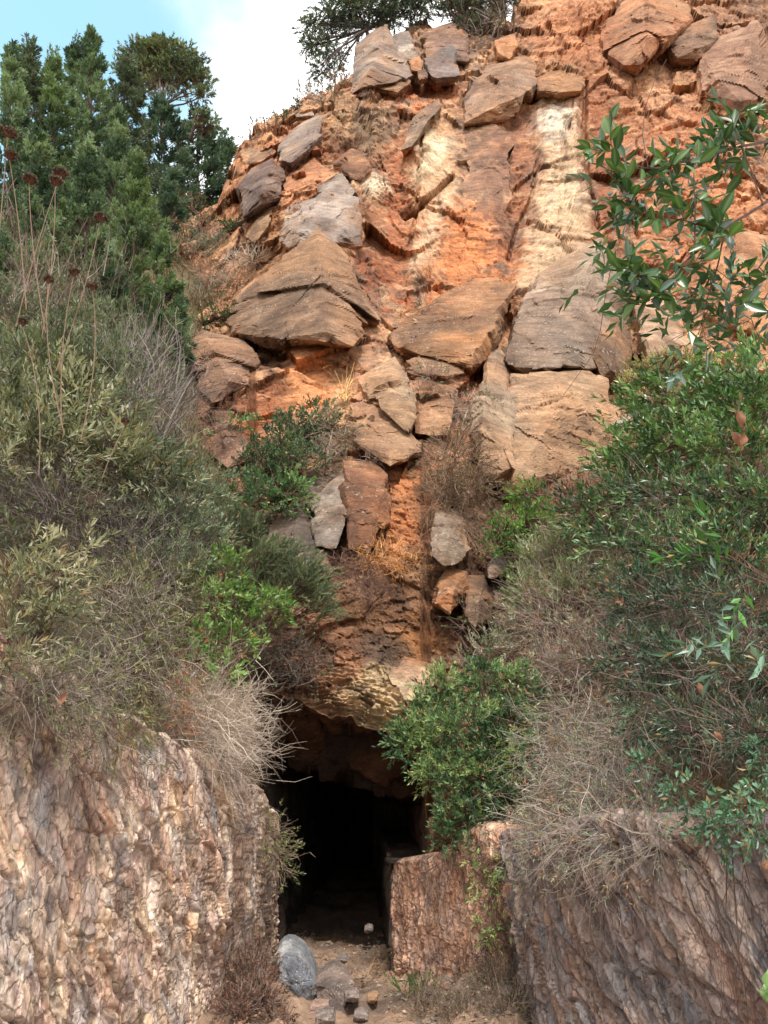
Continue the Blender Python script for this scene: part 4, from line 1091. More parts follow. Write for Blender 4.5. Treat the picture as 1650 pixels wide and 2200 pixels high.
for (u, v, w, Y0, lab) in [(945, 2160, 26, 6.9, 'pale grey stone at the left end of the rubble below the right wall'), (985, 2150, 30, 6.8, 'bluish grey stone in the middle of the rubble below the right wall'),
                        (1035, 2135, 34, 6.6, 'largest grey stone at the top of the rubble heap on the right'), (1010, 2180, 30, 6.5, 'brown-grey stone low in the rubble heap on the right'),
                        (905, 2185, 22, 6.8, 'small tan stone on the earth left of the rubble heap'), (800, 2150, 13, 7.0, 'little tan stone on the bare earth in mid passage'),
                        (775, 2190, 18, 6.7, 'brown stone beside the dark layered slab on the floor'), (792, 2000, 10, 9.0, 'small pale stone at the right inside the cave mouth'),
                        (840, 2195, 14, 6.7, 'reddish pebble-like stone at the bottom edge, mid floor'), (1060, 2190, 30, 6.3, 'dark grey stone at the foot of the right wall'),
                        (700, 2195, 26, 6.4, 'pale angular stone at the bottom edge below the white-edged rock'), (755, 2145, 17, 6.9, 'small grey stone leaning on the right of the angular rock'), (735, 2065, 12, 8.2, 'pale stone in the shade just inside the cave'), (1085, 2140, 24, 6.4, 'broken grey stone leaning on the foot of the right wall'), (960, 2120, 16, 7.2, 'small bluish stone at the back of the rubble heap')]:
    r_ = random.Random(k + 5)
    k += 1
    pts = [(u + w * math.cos(a + .3 * r_.random()) * r_.uniform(.8, 1.1), v + w * .7 * math.sin(a) * r_.uniform(.7, 1.1), .03 * r_.random()) for a in np.linspace(0, 6.28, 8)[:-1]] + [(u, v - w * .1, .1)]
    o = floor_rock(lab, pts, Y0, .22, [(140, 126, 118), (116, 106, 102), (160, 146, 136)] if k not in (5, 6, 9) else [(166, 132, 104), (142, 110, 88)], strata=0.0030, facet=.03, seed=20 + k)
    o.name = 'stone'; o['category'] = 'stone'


# ------------------------------------------------------------------ vegetation builders
vr = np.random.default_rng(21)


def perp(D):
    a = np.where(np.abs(D[:, 2:3]) < 0.9, np.array([[0, 0, 1.0]]), np.array([[1.0, 0, 0]]))
    s = norm(np.cross(D, a))
    return s, np.cross(D, s)


def tubes(paths, rad, col):
    """three-sided tapering stems; paths (N,K,3), rad (N,K), col (N,3)"""
    N, K, _ = paths.shape
    D = norm(paths[:, -1] - paths[:, 0])
    s, t = perp(D)
    V = np.empty((N, K, 3, 3))
    for j in range(3):
        a = j * 2.0944
        V[:, :, j] = paths + (math.cos(a) * s + math.sin(a) * t)[:, None] * rad[:, :, None]
    idx = np.arange(N * K * 3).reshape(N, K, 3)
    f = []
    for j in range(3):
        k = (j + 1) % 3
        f.append(np.stack([idx[:, :-1, j], idx[:, :-1, k], idx[:, 1:, k], idx[:, 1:, j]], -1).reshape(-1, 4))
    C = np.repeat(col, K * 3, axis=0)
    return V.reshape(-1, 3), np.concatenate(f), C


def leaves(P, D, Nn, L, W, C, wide=0.45):
    D = norm(D)
    S = norm(np.cross(D, Nn))
    Nn = np.cross(S, D)
    n = len(P)
    L = L[:, None]; W = W[:, None]
    V = np.stack([P, P + D * L * wide + S * W / 2 + Nn * W * .14, P + D * L - Nn * L * .06, P + D * L * wide - S * W / 2 + Nn * W * .14], 1).reshape(-1, 3)
    i = np.arange(n)[:, None] * 4
    return V, np.concatenate([i, i + 1, i + 2, i + 3], 1), np.repeat(C, 4, 0)


def join(parts):
    Vs, Fs, Cs = [], [], []
    o = 0
    for V, Fc, C in parts:
        Vs.append(V); Fs.append(Fc + o); Cs.append(C); o += len(V)
    return np.concatenate(Vs), [np.concatenate(Fs)], np.concatenate(Cs)


def pcol(pal, n, jit=0.25, sel=None):
    p = np.array([lin(c) for c in pal])
    i = vr.integers(0, len(p), n) if sel is None else sel
    return p[i] * (1 + jit * (vr.random((n, 1)) * 2 - 1))


def lobe_points(lobes, n, fn, dscale, shell=0.45):
    lb = np.array([(l[0], l[1], l[2], l[3]) for l in lobes], float)
    Y = np.array([l[4] if len(l) > 4 else float(fn(l[0], l[1])) * dscale for l in lobes])
    cen = at(lb[:, 0], lb[:, 1], Y)
    m = np.array([float(mpp(a, b, y)) for a, b, y in zip(lb[:, 0], lb[:, 1], Y)])
    w = lb[:, 2] * lb[:, 3]
    i = vr.choice(len(lobes), n, p=w / w.sum())
    d = norm(vr.normal(size=(n, 3)))
    r = vr.random(n) ** shell
    rad = np.stack([lb[:, 2] * m, np.minimum(lb[:, 2], lb[:, 3]) * m * .75, lb[:, 3] * m], -1)[i]
    return cen[i] + d * r[:, None] * rad, d, m[i], i, cen, m


def shoot_leaves(P, D, L, K, ll, lw, C, spread=0.9, droop=0.15, face=0.5):
    """K leaves round each shoot"""
    N = len(P)
    s, t = perp(D)
    out = []
    ph = vr.random(N) * 6.28
    for k in range(K):
        f = 0.12 + 0.88 * (k + 1) / K
        a = ph + k * 2.4 + vr.normal(size=N) * .3
        rd = np.cos(a)[:, None] * s + np.sin(a)[:, None] * t
        p = P + D * (L * f)[:, None] - UP * (droop * L * f * f)[:, None]
        th = spread * (1.15 - 0.75 * f) * vr.uniform(.7, 1.3, N)
        d = D * np.cos(th)[:, None] + rd * np.sin(th)[:, None]
        nn = norm(UP * face + rd * -0.3 + D * .3 + vr.normal(size=(N, 3)) * .45)
        sc = vr.uniform(.7, 1.2, N)
        Ck = C * vr.uniform(.72, 1.28, (N, 1))
        old = vr.random(N) < .055
        Ck[old] = Ck[old] * .35 + lin((176, 140, 92)) * .65
        out.append(leaves(p, d, nn, ll * sc, lw * sc * vr.uniform(.75, 1.2, N), Ck))
    return out


def strands(P, D, L, r0, col, K=5, bend=0.35, grav=0.0, tip=0.35):
    """curved bare stems"""
    N = len(P)
    pts = np.empty((N, K, 3))
    pts[:, 0] = P
    d = norm(D)
    side = vr.normal(size=(N, 3)) * bend
    for k in range(1, K):
        d = norm(d + side / K + vr.normal(size=(N, 3)) * bend * .35 + np.array([0, 0, grav]) / K)
        pts[:, k] = pts[:, k - 1] + d * (L / (K - 1))[:, None]
    rad = r0[:, None] * np.linspace(1, tip, K)[None]
    return pts, tubes(pts, rad, col)


def bush(label, cat, lobes, leaf, pal, fn=None, ds=0.93, cover=3.0, K=9, root=None, twig=(96, 78, 66), tw=0.45, gate=None, bias=(0, 0, 0.5),
         spread=0.9, droop=0.15, name=None, mat=None, group=None, shell=0.45, tips=None, sl=None, limbw=3.0, bare=0.0, face=0.5, outw=0.7, gl=1.0, fork=None):
    """leafy shrub: main limbs to each lobe, side stems, and leafy shoots filling the lobes. Sizes in photo pixels at that distance."""
    fn = fn or cliffY
    ll, lw = leaf
    area = sum(math.pi * l[2] * l[3] for l in lobes)
    nL = area / (0.55 * ll * lw) * cover
    ns = max(6, int(nL / K))
    P, d, m, i, cen, mc = lobe_points(lobes, ns, fn, ds, shell)
    if gate:
        g = fbm(P / (m.mean() * gate[0]), 3, 11)
        keep = g > gate[1] - 0.25 * vr.random(len(P))
        P, d, m, i = P[keep], d[keep], m[keep], i[keep]
    n = len(P)
    D = norm(d * outw + np.array(bias) + vr.normal(size=(n, 3)) * .4)
    sl = sl or ll * K * 0.32
    L = sl * m * vr.uniform(.6, 1.3, n)
    # light and dark clumps of tone over the plant
    tone = fbm(P / (m.mean() * 45), 3, 77)
    tsel = np.clip(((tone * 1.1 + 0.5 + vr.normal(size=n) * .22) * len(pal)).astype(int), 0, len(pal) - 1)
    C = pcol(pal, n, 0.18, tsel)
    if root is None:
        low = max(range(len(lobes)), key=lambda k: lobes[k][1])
        root = (lobes[low][0], lobes[low][1] + lobes[low][3] * .6)
    Yr = root[2] if len(root) > 2 else float(fn(root[0], root[1])) * 0.99
    R = at(root[0], root[1], Yr)
    t = thing(name or cat.replace(' ', '_'), label, cat, R, group)
    parts = shoot_leaves(P, D, L, K, ll * m, lw * m, C, spread, droop, face)
    V, Fc, Cc = join(parts)
    child('foliage', V, Fc, Cc, mat or M_LEAF, t, kind='stuff')
    # limbs
    tcol = lin(twig)
    par = []
    nl = len(cen)
    R0 = R
    if fork:
        R0 = at(*fork)
        zz = np.linspace(0, 1, 8)[:, None]
        tp_ = R * (1 - zz) + R0 * zz + np.stack([np.sin(zz[:, 0] * 5) * .12, 0 * zz[:, 0], 0 * zz[:, 0]], -1) * np.sin(zz * math.pi)
        par.append(tubes(tp_[None], np.linspace(1.8, 1.2, 8)[None] * limbw * mc.mean(), tcol[None]))
    pts, tb = strands(np.repeat(R0[None], nl, 0), cen - R0 + UP * .15, np.linalg.norm(cen - R0, axis=1) * 1.03, limbw * mc * vr.uniform(.6, 1.2, nl), np.tile(tcol, (nl, 1)), 6, .25)
    # end exactly at the lobe centres
    w = np.linspace(0, 1, 6)[None, :, None]
    pts = pts + (cen - pts[:, -1])[:, None] * w
    par.append(tubes(pts, limbw * mc[:, None] * np.linspace(1, .4, 6)[None], np.tile(tcol, (nl, 1))))
    sub = vr.random(n) < min(1, 260 / n)
    st = pts[i[sub], vr.integers(2, 6, sub.sum())]
    q = P[sub]
    pp = np.stack([st, st * .5 + q * .5 + vr.normal(size=q.shape) * (m[sub] * 6)[:, None], q], 1)
    par.append(tubes(pp, (m[sub] * 1.1)[:, None] * np.array([[1, .8, .5]]), np.tile(tcol, (sub.sum(), 1))))
    k = vr.random(n) < tw
    if k.any():
        pp = np.stack([P[k] - D[k] * (L[k] * .35)[:, None], P[k] + D[k] * L[k][:, None] - UP * (droop * L[k])[:, None]], 1)
        par.append(tubes(pp, (m[k] * .7)[:, None] * np.array([[1, .5]]), np.tile(tcol, (k.sum(), 1)) * vr.uniform(.7, 1.3, (k.sum(), 1))))
    if bare:
        nb = int(n * bare)
        P3, d3, m3, *_ = lobe_points(lobes, nb, fn, ds, shell)
        par.append(strands(P3, d3 + np.array(bias), m3 * sl * 1.6, m3 * .75, pcol([twig, (130, 116, 106)], nb), 4, .5)[1])
    V, Fc, Cc = join(par)
    child('branches', V, Fc, Cc, M_TWIG, t)
    if tips:
        nt_ = int(tips[2])
        P4, d4, m4, *_ = lobe_points(lobes, nt_, fn, ds, .3)
        V, Fc, Cc = join(shoot_leaves(P4, norm(d4 + UP * .4), m4 * tips[1] * 2, 6, m4 * tips[1], m4 * tips[1] * .6, pcol([tips[0]], nt_, .2), 1.2))
        child('flower_heads' if len(tips) > 3 else 'dry_leaves', V, Fc, Cc, M_DRY, t, kind='stuff')
    return t


def thicket(label, cat, lobes, cols, fn=None, ds=0.93, cover=1.0, length=70, wid=1.5, bias=(0, 0, 0.2), bend=0.6, grav=-0.2, root=None, fan=None, name=None,
            leaf=None, lpal=None, lcover=.5, group=None, K=4, shell=.5, side=1.0, outw=.8):
    """bare dry shrub: many thin curved stems, some side twigs, optionally sparse small leaves"""
    fn = fn or cliffY
    area = sum(math.pi * l[2] * l[3] for l in lobes)
    n = max(20, int(area * cover / (length * wid)))
    P, d, m, i, cen, mc = lobe_points(lobes, n, fn, ds, shell)
    if root is None:
        low = max(range(len(lobes)), key=lambda k: lobes[k][1])
        root = (lobes[low][0], lobes[low][1] + lobes[low][3] * .5)
    Yr = root[2] if len(root) > 2 else float(fn(root[0], root[1])) * 0.98
    R = at(root[0], root[1], Yr)
    t = thing(name or cat.replace(' ', '_'), label, cat, R, group)
    par = []
    if fan:
        d0 = norm(P - R)
        st = R + vr.normal(size=P.shape) * (m * fan)[:, None]
        Ln = np.linalg.norm(P - st, axis=1) * vr.uniform(.8, 1.15, n)
        D = norm(P - st) - np.array([0, 0, grav]) * .5
    else:
        st = P
        Ln = length * m * vr.uniform(.5, 1.3, n)
        D = norm(d * outw + np.array(bias) + vr.normal(size=(n, 3)) * .5)
    C = pcol(cols, n, .22)
    pts, tb = strands(st, D, Ln, wid * .5 * m * vr.uniform(.45, 1.0, n) * np.where(vr.random(n) < .12, 2.0, 1.0), C, K, bend, grav)
    par.append(tb)
    # side twigs
    for rep_ in range(int(side * 2)):
        j = vr.integers(0, n, n // 2)
        kk = vr.integers(K // 2, K, n // 2)
        kk = np.minimum(kk, K - 1)
        p0 = pts[j, kk]
        dd = norm(pts[j, kk] - pts[j, kk - 1])
        dd = norm(dd + vr.normal(size=dd.shape) * .65)
        par.append(strands(p0, dd, Ln[j] * vr.uniform(.12, .35, len(j)), wid * .36 * m[j], C[j], 3, bend * .8, grav)[1])
    V, Fc, Cc = join(par)
    child('twigs', V, Fc, Cc, M_TWIG, t, kind='stuff')
    nl = len(cen)
    pp = np.stack([np.repeat(R[None], nl, 0), (R + cen) / 2 + UP * .04, cen], 1)
    V, Fc, Cc = join([tubes(pp, (mc * wid * 1.2)[:, None] * np.array([[1.2, .9, .5]]), pcol(cols, nl, .1))])
    child('stems', V, Fc, Cc, M_TWIG, t)
    if leaf:
        ll, lw = leaf
        nn = max(5, int(area / (.55 * ll * lw) * lcover / 6))
        j = vr.integers(0, n, nn); kk = vr.integers(1, K, nn)
        p0 = pts[j, kk]
        dd = norm(pts[j, kk] - pts[j, kk - 1] + UP * .3 * np.linalg.norm(pts[j, kk] - pts[j, kk - 1], axis=1)[:, None])
        V, Fc, Cc = join(shoot_leaves(p0, dd, m[j] * ll * 2.2, 6, ll * m[j], lw * m[j], pcol(lpal, nn, .25), .9))
        child('foliage', V, Fc, Cc, M_LEAF, t, kind='stuff')
    return t


def conifer(label, u, vb, vt, Y, hw, pal, dens=1.0, lean=0.0, cat='tree', plume=34, name='juniper_tree', shape=0.85, leaf=(9.6, 3.6), nleaf=82, group='conifers massed on the left slope'):
    """feathery juniper or cypress: upswept plumes set round a trunk; every plume is a spike of scale-leaf sprays"""
    B = at(u, vb, Y)
    Tp = at(u + lean, vt, Y)
    m = float(mpp(u, (vb + vt) / 2, Y))
    H = Tp[2] - B[2]
    W = hw * m
    t = thing(name, label, cat, B, group)
    hw = hw * 1.38
    npl = int(dens * (H / m) * hw / (plume * 7.6)) + 14
    h = vr.random(npl) ** 0.9
    env = np.clip(1 - h, 0.0, 1) ** (shape * 1.15) * (0.55 + .45 * np.clip(h * 5, 0, 1)) + 0.05
    az = vr.random(npl) * 6.283
    rr = env * W * vr.uniform(.35, 1.08, npl)
    ax = np.stack([np.cos(az), np.sin(az) * .8, np.zeros(npl)], -1)
    axis = (Tp - B)
    P = B + axis * h[:, None] + ax * rr[:, None]
    D = norm(ax * vr.uniform(.3, 1.0, npl)[:, None] + UP * vr.uniform(.55, 1.1, npl)[:, None] + np.array([.22, 0, 0]))
    PL = plume * m * vr.uniform(.6, 1.35, npl) * (1.05 - .35 * h)
    # crown leaders
    nlead = 6
    P = np.concatenate([P, Tp + vr.normal(size=(nlead, 3)) * W * .10 - UP * H * vr.uniform(0, .08, (nlead, 1))])
    D = np.concatenate([D, norm(UP + vr.normal(size=(nlead, 3)) * .12)])
    PL = np.concatenate([PL, np.linspace(1.9, 1.0, nlead) * plume * m])
    npl += nlead
    j = np.repeat(np.arange(npl), nleaf)
    f = vr.random(len(j))
    R_ = PL[j] * np.where(j >= npl - nlead, .13, .20) * (1 - f) ** .75 * np.clip(f * 6, .3, 1) + m * 1.2
    s, tt_ = perp(D)
    a = vr.random(len(j)) * 6.283
    rd = np.cos(a)[:, None] * s[j] + np.sin(a)[:, None] * tt_[j]
    q = vr.random(len(j)) ** .5
    bendd = rd * 0
    p = P[j] + D[j] * (PL[j] * f)[:, None] + rd * (R_ * q)[:, None] + bendd
    dl = norm(D[j] * .8 + rd * .7 + vr.normal(size=p.shape) * .3)
    nn = norm(rd + vr.normal(size=p.shape) * .5)
    tone = np.clip(((fbm(P / (m * 60), 3, 5) * 1.1 + .5 + vr.normal(size=npl) * .2) * len(pal)).astype(int), 0, len(pal) - 1)
    C = pcol(pal, npl, .15, tone)[j] * (vr.uniform(.7, 1.25, (len(j), 1)))
    V, Fc, Cc = leaves(p, dl, nn, leaf[0] * m * vr.uniform(.6, 1.3, len(j)), leaf[1] * m * vr.uniform(.7, 1.2, len(j)), C)
    child('crown', V, [Fc], Cc, M_LEAF, t, kind='stuff')
    zz = np.linspace(0, 1, 7)
    tp = (B - UP * .3 + (axis + UP * .3) * zz[:, None] + np.stack([np.sin(zz * 9 + u) * .04, np.cos(zz * 7) * .03, 0 * zz], -1))[None]
    tr = tubes(tp, (np.linspace(1, .15, 7) * max(4.5 * m, .05))[None], lin((92, 74, 64))[None])
    child('trunk', tr[0], [tr[1]], tr[2], M_TWIG, t)
    k = vr.random(npl) < .6
    st = B + axis * np.clip(np.concatenate([h, np.ones(nlead)])[k] - .08, 0, 1)[:, None]
    pp = np.stack([st, (st + P[k]) / 2 - UP * (rr.mean() * .05), P[k] + D[k] * (PL[k] * .5)[:, None]], 1)
    lb = tubes(pp, (m * 1.0) * np.ones((k.sum(), 1)) * np.array([[1.3, 1, .4]]), np.tile(lin((96, 82, 72)), (k.sum(), 1)))
    child('limbs', lb[0], [lb[1]], lb[2], M_TWIG, t)
    return t


# ------------------------------------------------------------------ conifers on the left slope
GJ = [(70, 92, 72), (94, 118, 90), (118, 140, 106), (140, 160, 124)]
GD = [(66, 88, 76), (84, 108, 88), (104, 126, 102)]
GG = [(84, 98, 78), (98, 112, 88), (112, 122, 100)]
GB_ = [(78, 98, 72), (100, 122, 84), (120, 142, 98)]
conifer('narrow juniper at the far left edge of the skyline, lowest of the left points', 22, 640, 125, 19, 60, GJ)
conifer('slim pointed juniper second from the left edge on the skyline', 62, 650, 112, 20, 52, GG)
conifer('pale green juniper with a rounded spire just left of the skyline dip', 112, 660, 140, 18, 58, GB_)
conifer('slender juniper left of the tallest juniper spire', 158, 640, 112, 21, 48, GJ)
conifer('tallest green juniper spire against the blue sky', 196, 650, 80, 20, 62, GJ)
conifer('dull grey-green cypress between the tallest spire and the round pine', 268, 620, 142, 23, 72, GG, shape=.55)
conifer('dark broad conifer under the round pine crown', 345, 520, 240, 25, 80, GD, shape=.5)
conifer('dark green conifer at the right end of the tree group', 425, 470, 262, 27, 62, GD, shape=.45)
conifer('low rounded dark conifer touching the cliff shoulder', 475, 455, 325, 28, 42, GD, shape=.4)
conifer('dense mid green juniper in front of the grey-green cypress', 250, 680, 262, 16.5, 72, GJ)
conifer('bright green pointed juniper in the middle of the left slope', 290, 760, 345, 14.5, 72, GB_)
conifer('juniper left of the bright pointed one, half behind dry stems', 185, 760, 330, 15, 70, GJ)
conifer('shadowed juniper behind the dry flower stalks at the left', 75, 780, 290, 14.5, 85, GJ)
conifer('lowest juniper with upright fresh sprays beside the dry shrubs', 350, 840, 505, 13.5, 52, GB_, plume=30)
conifer('small dark juniper on the slope right of the bright pointed one', 368, 500, 380, 20, 36, GD, plume=24)
conifer('small juniper at the lower end of the slope touching brown rock', 385, 800, 655, 13.6, 34, GJ, plume=24)
conifer('squat juniper low on the slope amid olive shrubs', 240, 860, 560, 12.2, 62, GJ)
conifer('leafy juniper at the left edge above the olive shrub', -30, 820, 400, 12.8, 75, GJ)
# young juniper hanging over the mouth
t_ = []
bush('young juniper with feathery grey-green sprays leaning over the cave mouth', 'tree',
     [(520, 1150, 40, 50, 9.0), (560, 1200, 45, 40, 8.9), (610, 1215, 45, 45, 8.9), (655, 1250, 40, 50, 8.7), (680, 1300, 30, 45, 8.7), (600, 1280, 50, 35, 8.8), (540, 1260, 35, 45, 8.9), (490, 1130, 30, 30, 9.1)],
     (9, 2.6), [(88, 104, 80), (112, 126, 96), (136, 146, 114)], cover=5.0, K=22, root=(520, 1400, 9.0), bias=(0.55, -.1, .75), spread=.55, droop=.25, outw=.35, sl=46, name='juniper_tree', twig=(110, 92, 80))
# round-headed pine
PN = [(82, 98, 74), (104, 118, 86), (128, 138, 100)]
bush('round headed pine with pale bark branches showing under its crown, against white cloud', 'tree',
     [(300, 120, 42, 30, 26), (350, 112, 45, 26, 26), (400, 140, 42, 26, 26), (432, 172, 28, 20, 26), (320, 155, 50, 30, 26), (375, 175, 45, 18, 26), (300, 185, 35, 20, 26), (345, 95, 30, 14, 26), (320, 105, 40, 16, 26), (380, 115, 40, 16, 26), (360, 150, 60, 20, 26), (410, 160, 30, 20, 26), (410, 200, 40, 10, 26), (275, 150, 25, 25, 26), (440, 205, 18, 8, 26)],
     (6.5, 2.8), PN, cover=6, K=12, root=(345, 330, 26), bias=(0, 0, .8), sl=16, name='pine_tree', limbw=2.6, twig=(104, 90, 80), gate=(24, -0.22), fork=(352, 225, 26), group='conifers massed on the left slope')
bush('small side crown of pine foliage below and right of the round pine', 'tree',
     [(425, 250, 24, 14, 26), (450, 268, 20, 12, 26), (400, 262, 16, 14, 26)], (7, 3.4), PN, cover=4.5, K=12, root=(380, 330, 26), bias=(0, 0, .6), sl=14, name='pine_tree', limbw=2, gate=(30, -.1))
# leaning tree on the summit
bush('dark tree with drooping boughs leaning left over the summit boulders', 'tree',
     [(700, 40, 38, 34, 27), (745, 25, 45, 30, 27), (690, 85, 32, 18, 27), (720, 110, 34, 14, 27), (668, 98, 26, 12, 27), (800, 20, 50, 28, 27), (850, 10, 50, 26, 27), (690, 150, 20, 22, 26.6), (725, 150, 28, 14, 26.6),
      (780, 60, 40, 18, 27), (900, 15, 40, 24, 27), (760, -20, 70, 24, 27), (870, -25, 80, 25, 27), (670, 60, 24, 24, 27), (840, 45, 40, 14, 27)],
     (6.5, 2.8), [(60, 76, 66), (76, 94, 76), (92, 108, 88)], cover=4.6, K=14, root=(792, 100, 27.2), bias=(-.1, 0, -.15), droop=.45, sl=17, name='leaning_tree', fork=(790, 62, 27.1), limbw=3.4, twig=(76, 66, 64), gate=(36, -.12))
bush('dense dark tree crowning the summit rocks at the top edge', 'tree',
     [(985, 20, 45, 34, 27), (1030, 10, 50, 36, 27), (1000, 60, 30, 24, 26.6), (1050, 50, 30, 26, 26.6), (980, -20, 70, 30, 27), (1080, -10, 40, 30, 27)],
     (6, 2.6), [(66, 78, 70), (80, 92, 80), (94, 104, 90)], cover=4, K=14, root=(1010, 110, 26.8), sl=15, name='dark_tree', limbw=2.6)
thicket('bare silvery shrub below the dense dark summit tree', 'shrub', [(1035, 80, 38, 26, 26), (1075, 40, 34, 30, 26), (1010, 105, 20, 14, 26)], [(150, 136, 130), (120, 108, 102)], cover=1.2, length=34, wid=1.6, root=(1040, 115, 26.2))

# ------------------------------------------------------------------ shrubs on the slope and the ridge
SD = [(146, 128, 116), (120, 104, 94), (166, 146, 130)]
RD = [(150, 112, 92), (128, 94, 80), (174, 130, 104)]
for (lab, lobes, cols, lf, lp, lc, cov) in [
    ('grey-brown dry shrub just below the small dark juniper', [(430, 500, 45, 22), (400, 520, 30, 18)], SD, (7, 3), [(110, 116, 94), (134, 130, 106)], 1.2, 1.2),
    ('silvery grey-green shrub in the middle of the open slope', [(470, 525, 50, 20), (440, 545, 40, 16)], SD, (8, 3), [(112, 126, 108), (132, 144, 120)], 1.6, 1.0),
    ('pale dry lavender-like tuft beside the grey leaning slab', [(545, 555, 34, 26), (510, 565, 34, 22)], [(190, 172, 152), (164, 146, 130)], None, None, 0, 1.6),
    ('pinkish dry shrub on the red soil in the middle of the slope', [(440, 580, 50, 18), (400, 555, 36, 18)], RD, (6, 3), [(150, 116, 96)], .8, 1.4),
    ('wide dry grey shrub above the triangular layered block', [(500, 600, 44, 20), (450, 615, 40, 18)], SD, (7, 3), [(140, 128, 106)], .6, 1.5),
    ('grey thorny shrub at the lower edge of the open slope', [(430, 645, 46, 24), (395, 625, 30, 22)], SD, (7, 3), [(116, 124, 100)], 1.0, 1.2),
    ('dry tuft on the left shoulder rock', [(600, 375, 16, 12)], RD, None, None, 0, 1.6),
    ('rusty shrub at the foot of the dark conifers', [(410, 445, 40, 14), (450, 470, 30, 12)], RD, (6, 3), [(120, 104, 80)], 1.2, 1.0),
    ('low brown shrub on the skyline left of the big boulder', [(745, 175, 20, 16), (722, 195, 22, 12)], RD, (6, 3), [(128, 108, 84)], 1.2, 1.3),
    ('grey skyline shrub halfway up the ridge', [(690, 212, 28, 14), (655, 208, 16, 12)], SD, (6, 3), [(104, 110, 88)], 1.4, 1.2),
    ('brownish shrub at the lower end of the skyline', [(590, 285, 24, 12), (560, 300, 18, 10)], RD, (6, 3), [(124, 106, 86)], 1.2, 1.2),
    ('thin twiggy shrub at the left end of the ridge', [(540, 296, 16, 12)], SD, (6, 3), [(96, 108, 84)], 1.2, 1.2),
    ('dry tuft under the leaves of the near branch', [(1375, 600, 26, 16), (1400, 612, 18, 12)], RD, None, None, 0, 1.6),
    ('tiny dry tuft in the hollow between orange pillars', [(815, 650, 14, 18)], SD, None, None, 0, 1.4),
]:
    thicket(lab, 'shrub', lobes, cols, ds=.97, cover=cov, length=26, wid=1.5, leaf=lf, lpal=lp, lcover=lc, bias=(0, -.1, .6), bend=.3, grav=0, group='shrubs on the upper slope and ridge')
bush('small rounded green bush at the foot of the tan slab', 'bush', [(512, 487, 28, 16), (490, 490, 18, 12)], (6, 3.5), [(62, 88, 54), (84, 112, 66)], ds=.97, K=8, cover=3)
bush('green creeping bush on brown rock at the end of the open slope', 'bush', [(470, 682, 34, 16), (435, 690, 24, 14), (500, 670, 16, 10)], (7, 3), [(84, 106, 72), (110, 130, 84)], ds=.96, K=8, cover=2)
bush('small green skyline bush in the middle of the ridge', 'bush', [(612, 258, 20, 14), (640, 232, 14, 10)], (6, 3), [(76, 92, 66), (98, 108, 80)], ds=.98, K=8, cover=2.5)

# ------------------------------------------------------------------ plants on the face of the cliff
DG = [(58, 80, 60), (76, 100, 72), (98, 122, 86)]
BG = [(74, 104, 70), (96, 130, 84), (122, 152, 100)]
bush('dark green bush rooted on the ledge left of centre', 'bush', [(640, 925, 50, 40), (600, 960, 50, 40), (690, 905, 36, 34), (560, 1000, 48, 50), (530, 1060, 36, 50), (640, 990, 50, 40)], (9, 4), DG, ds=.95, cover=3.6, K=10, gate=(50, -.25))
bush('fresh green bush hanging below the dark ledge bush', 'bush', [(590, 1050, 60, 36), (560, 1080, 40, 24), (630, 1060, 34, 30), (600, 1090, 30, 18)], (11, 5), BG, ds=.92, cover=3.4, K=9, tw=.3)
bush('thin light green sapling growing against the orange face', 'bush', [(490, 915, 32, 20), (520, 905, 26, 16), (475, 940, 16, 12)], (10, 5), BG, ds=.95, cover=1.6, K=8, root=(505, 1000))
thicket('grey dead shrub right of the dark ledge bush', 'shrub', [(715, 920, 42, 34), (700, 980, 34, 34), (735, 950, 26, 30)], SD, ds=.95, cover=1.6, length=34, leaf=(7, 2.6), lpal=[(140, 138, 116), (120, 120, 104)], lcover=.9)
thicket('big rounded dry shrub clinging below the dark crack, centre right', 'shrub', [(975, 990, 72, 56), (1010, 1060, 62, 56), (950, 1050, 44, 44)], [(122, 100, 86), (146, 122, 102), (100, 84, 74)], ds=.92, cover=2.3, length=46,
        leaf=(6, 2.6), lpal=[(132, 112, 84), (112, 104, 76)], lcover=.8, bias=(0, -.2, .3))
thicket('dry lower fringe of stems hanging from the rounded shrub', 'shrub', [(1000, 1130, 52, 40), (930, 1090, 22, 40), (1040, 1150, 26, 40)], [(150, 124, 102), (112, 92, 80)], ds=.95, cover=1.2, length=56, bias=(0, 0, -.8))
thicket('strip of grey shrubby growth above the rounded dry shrub', 'shrub', [(1005, 880, 36, 32), (1050, 880, 24, 24), (990, 920, 24, 18)], SD, ds=.95, cover=1.5, length=32, leaf=(7, 2.6), lpal=[(130, 132, 110)], lcover=.7)
thicket('small silvery shrub on the centre block', 'shrub', [(925, 812, 34, 26), (905, 850, 18, 28)], SD, ds=.95, cover=1.2, length=30, leaf=(7, 2.6), lpal=[(134, 138, 118)], lcover=.7)
thicket('tuft of straw coloured grass beside the orange hollow', 'grass tuft', [(758, 815, 24, 30)], [(206, 168, 112), (182, 142, 96)], ds=.96, cover=1.6, length=50, wid=1.6, root=(738, 858), fan=6, grav=-.3, side=.5)
thicket('heap of bleached straw on the ledge above the wedge block', 'grass tuft', [(862, 672, 36, 8), (900, 664, 22, 6)], [(206, 172, 130), (176, 144, 112)], ds=.95, cover=2.0, length=40, bias=(1, 0, 0), grav=0)
thicket('orange dry grass hanging in the low gully', 'grass tuft', [(830, 1195, 60, 36), (870, 1210, 40, 26), (790, 1210, 30, 24)], [(204, 146, 88), (184, 124, 74), (216, 166, 110)], ds=.95, cover=1.3, length=44, wid=1.5, bias=(0, 0, .3), bend=1.0)
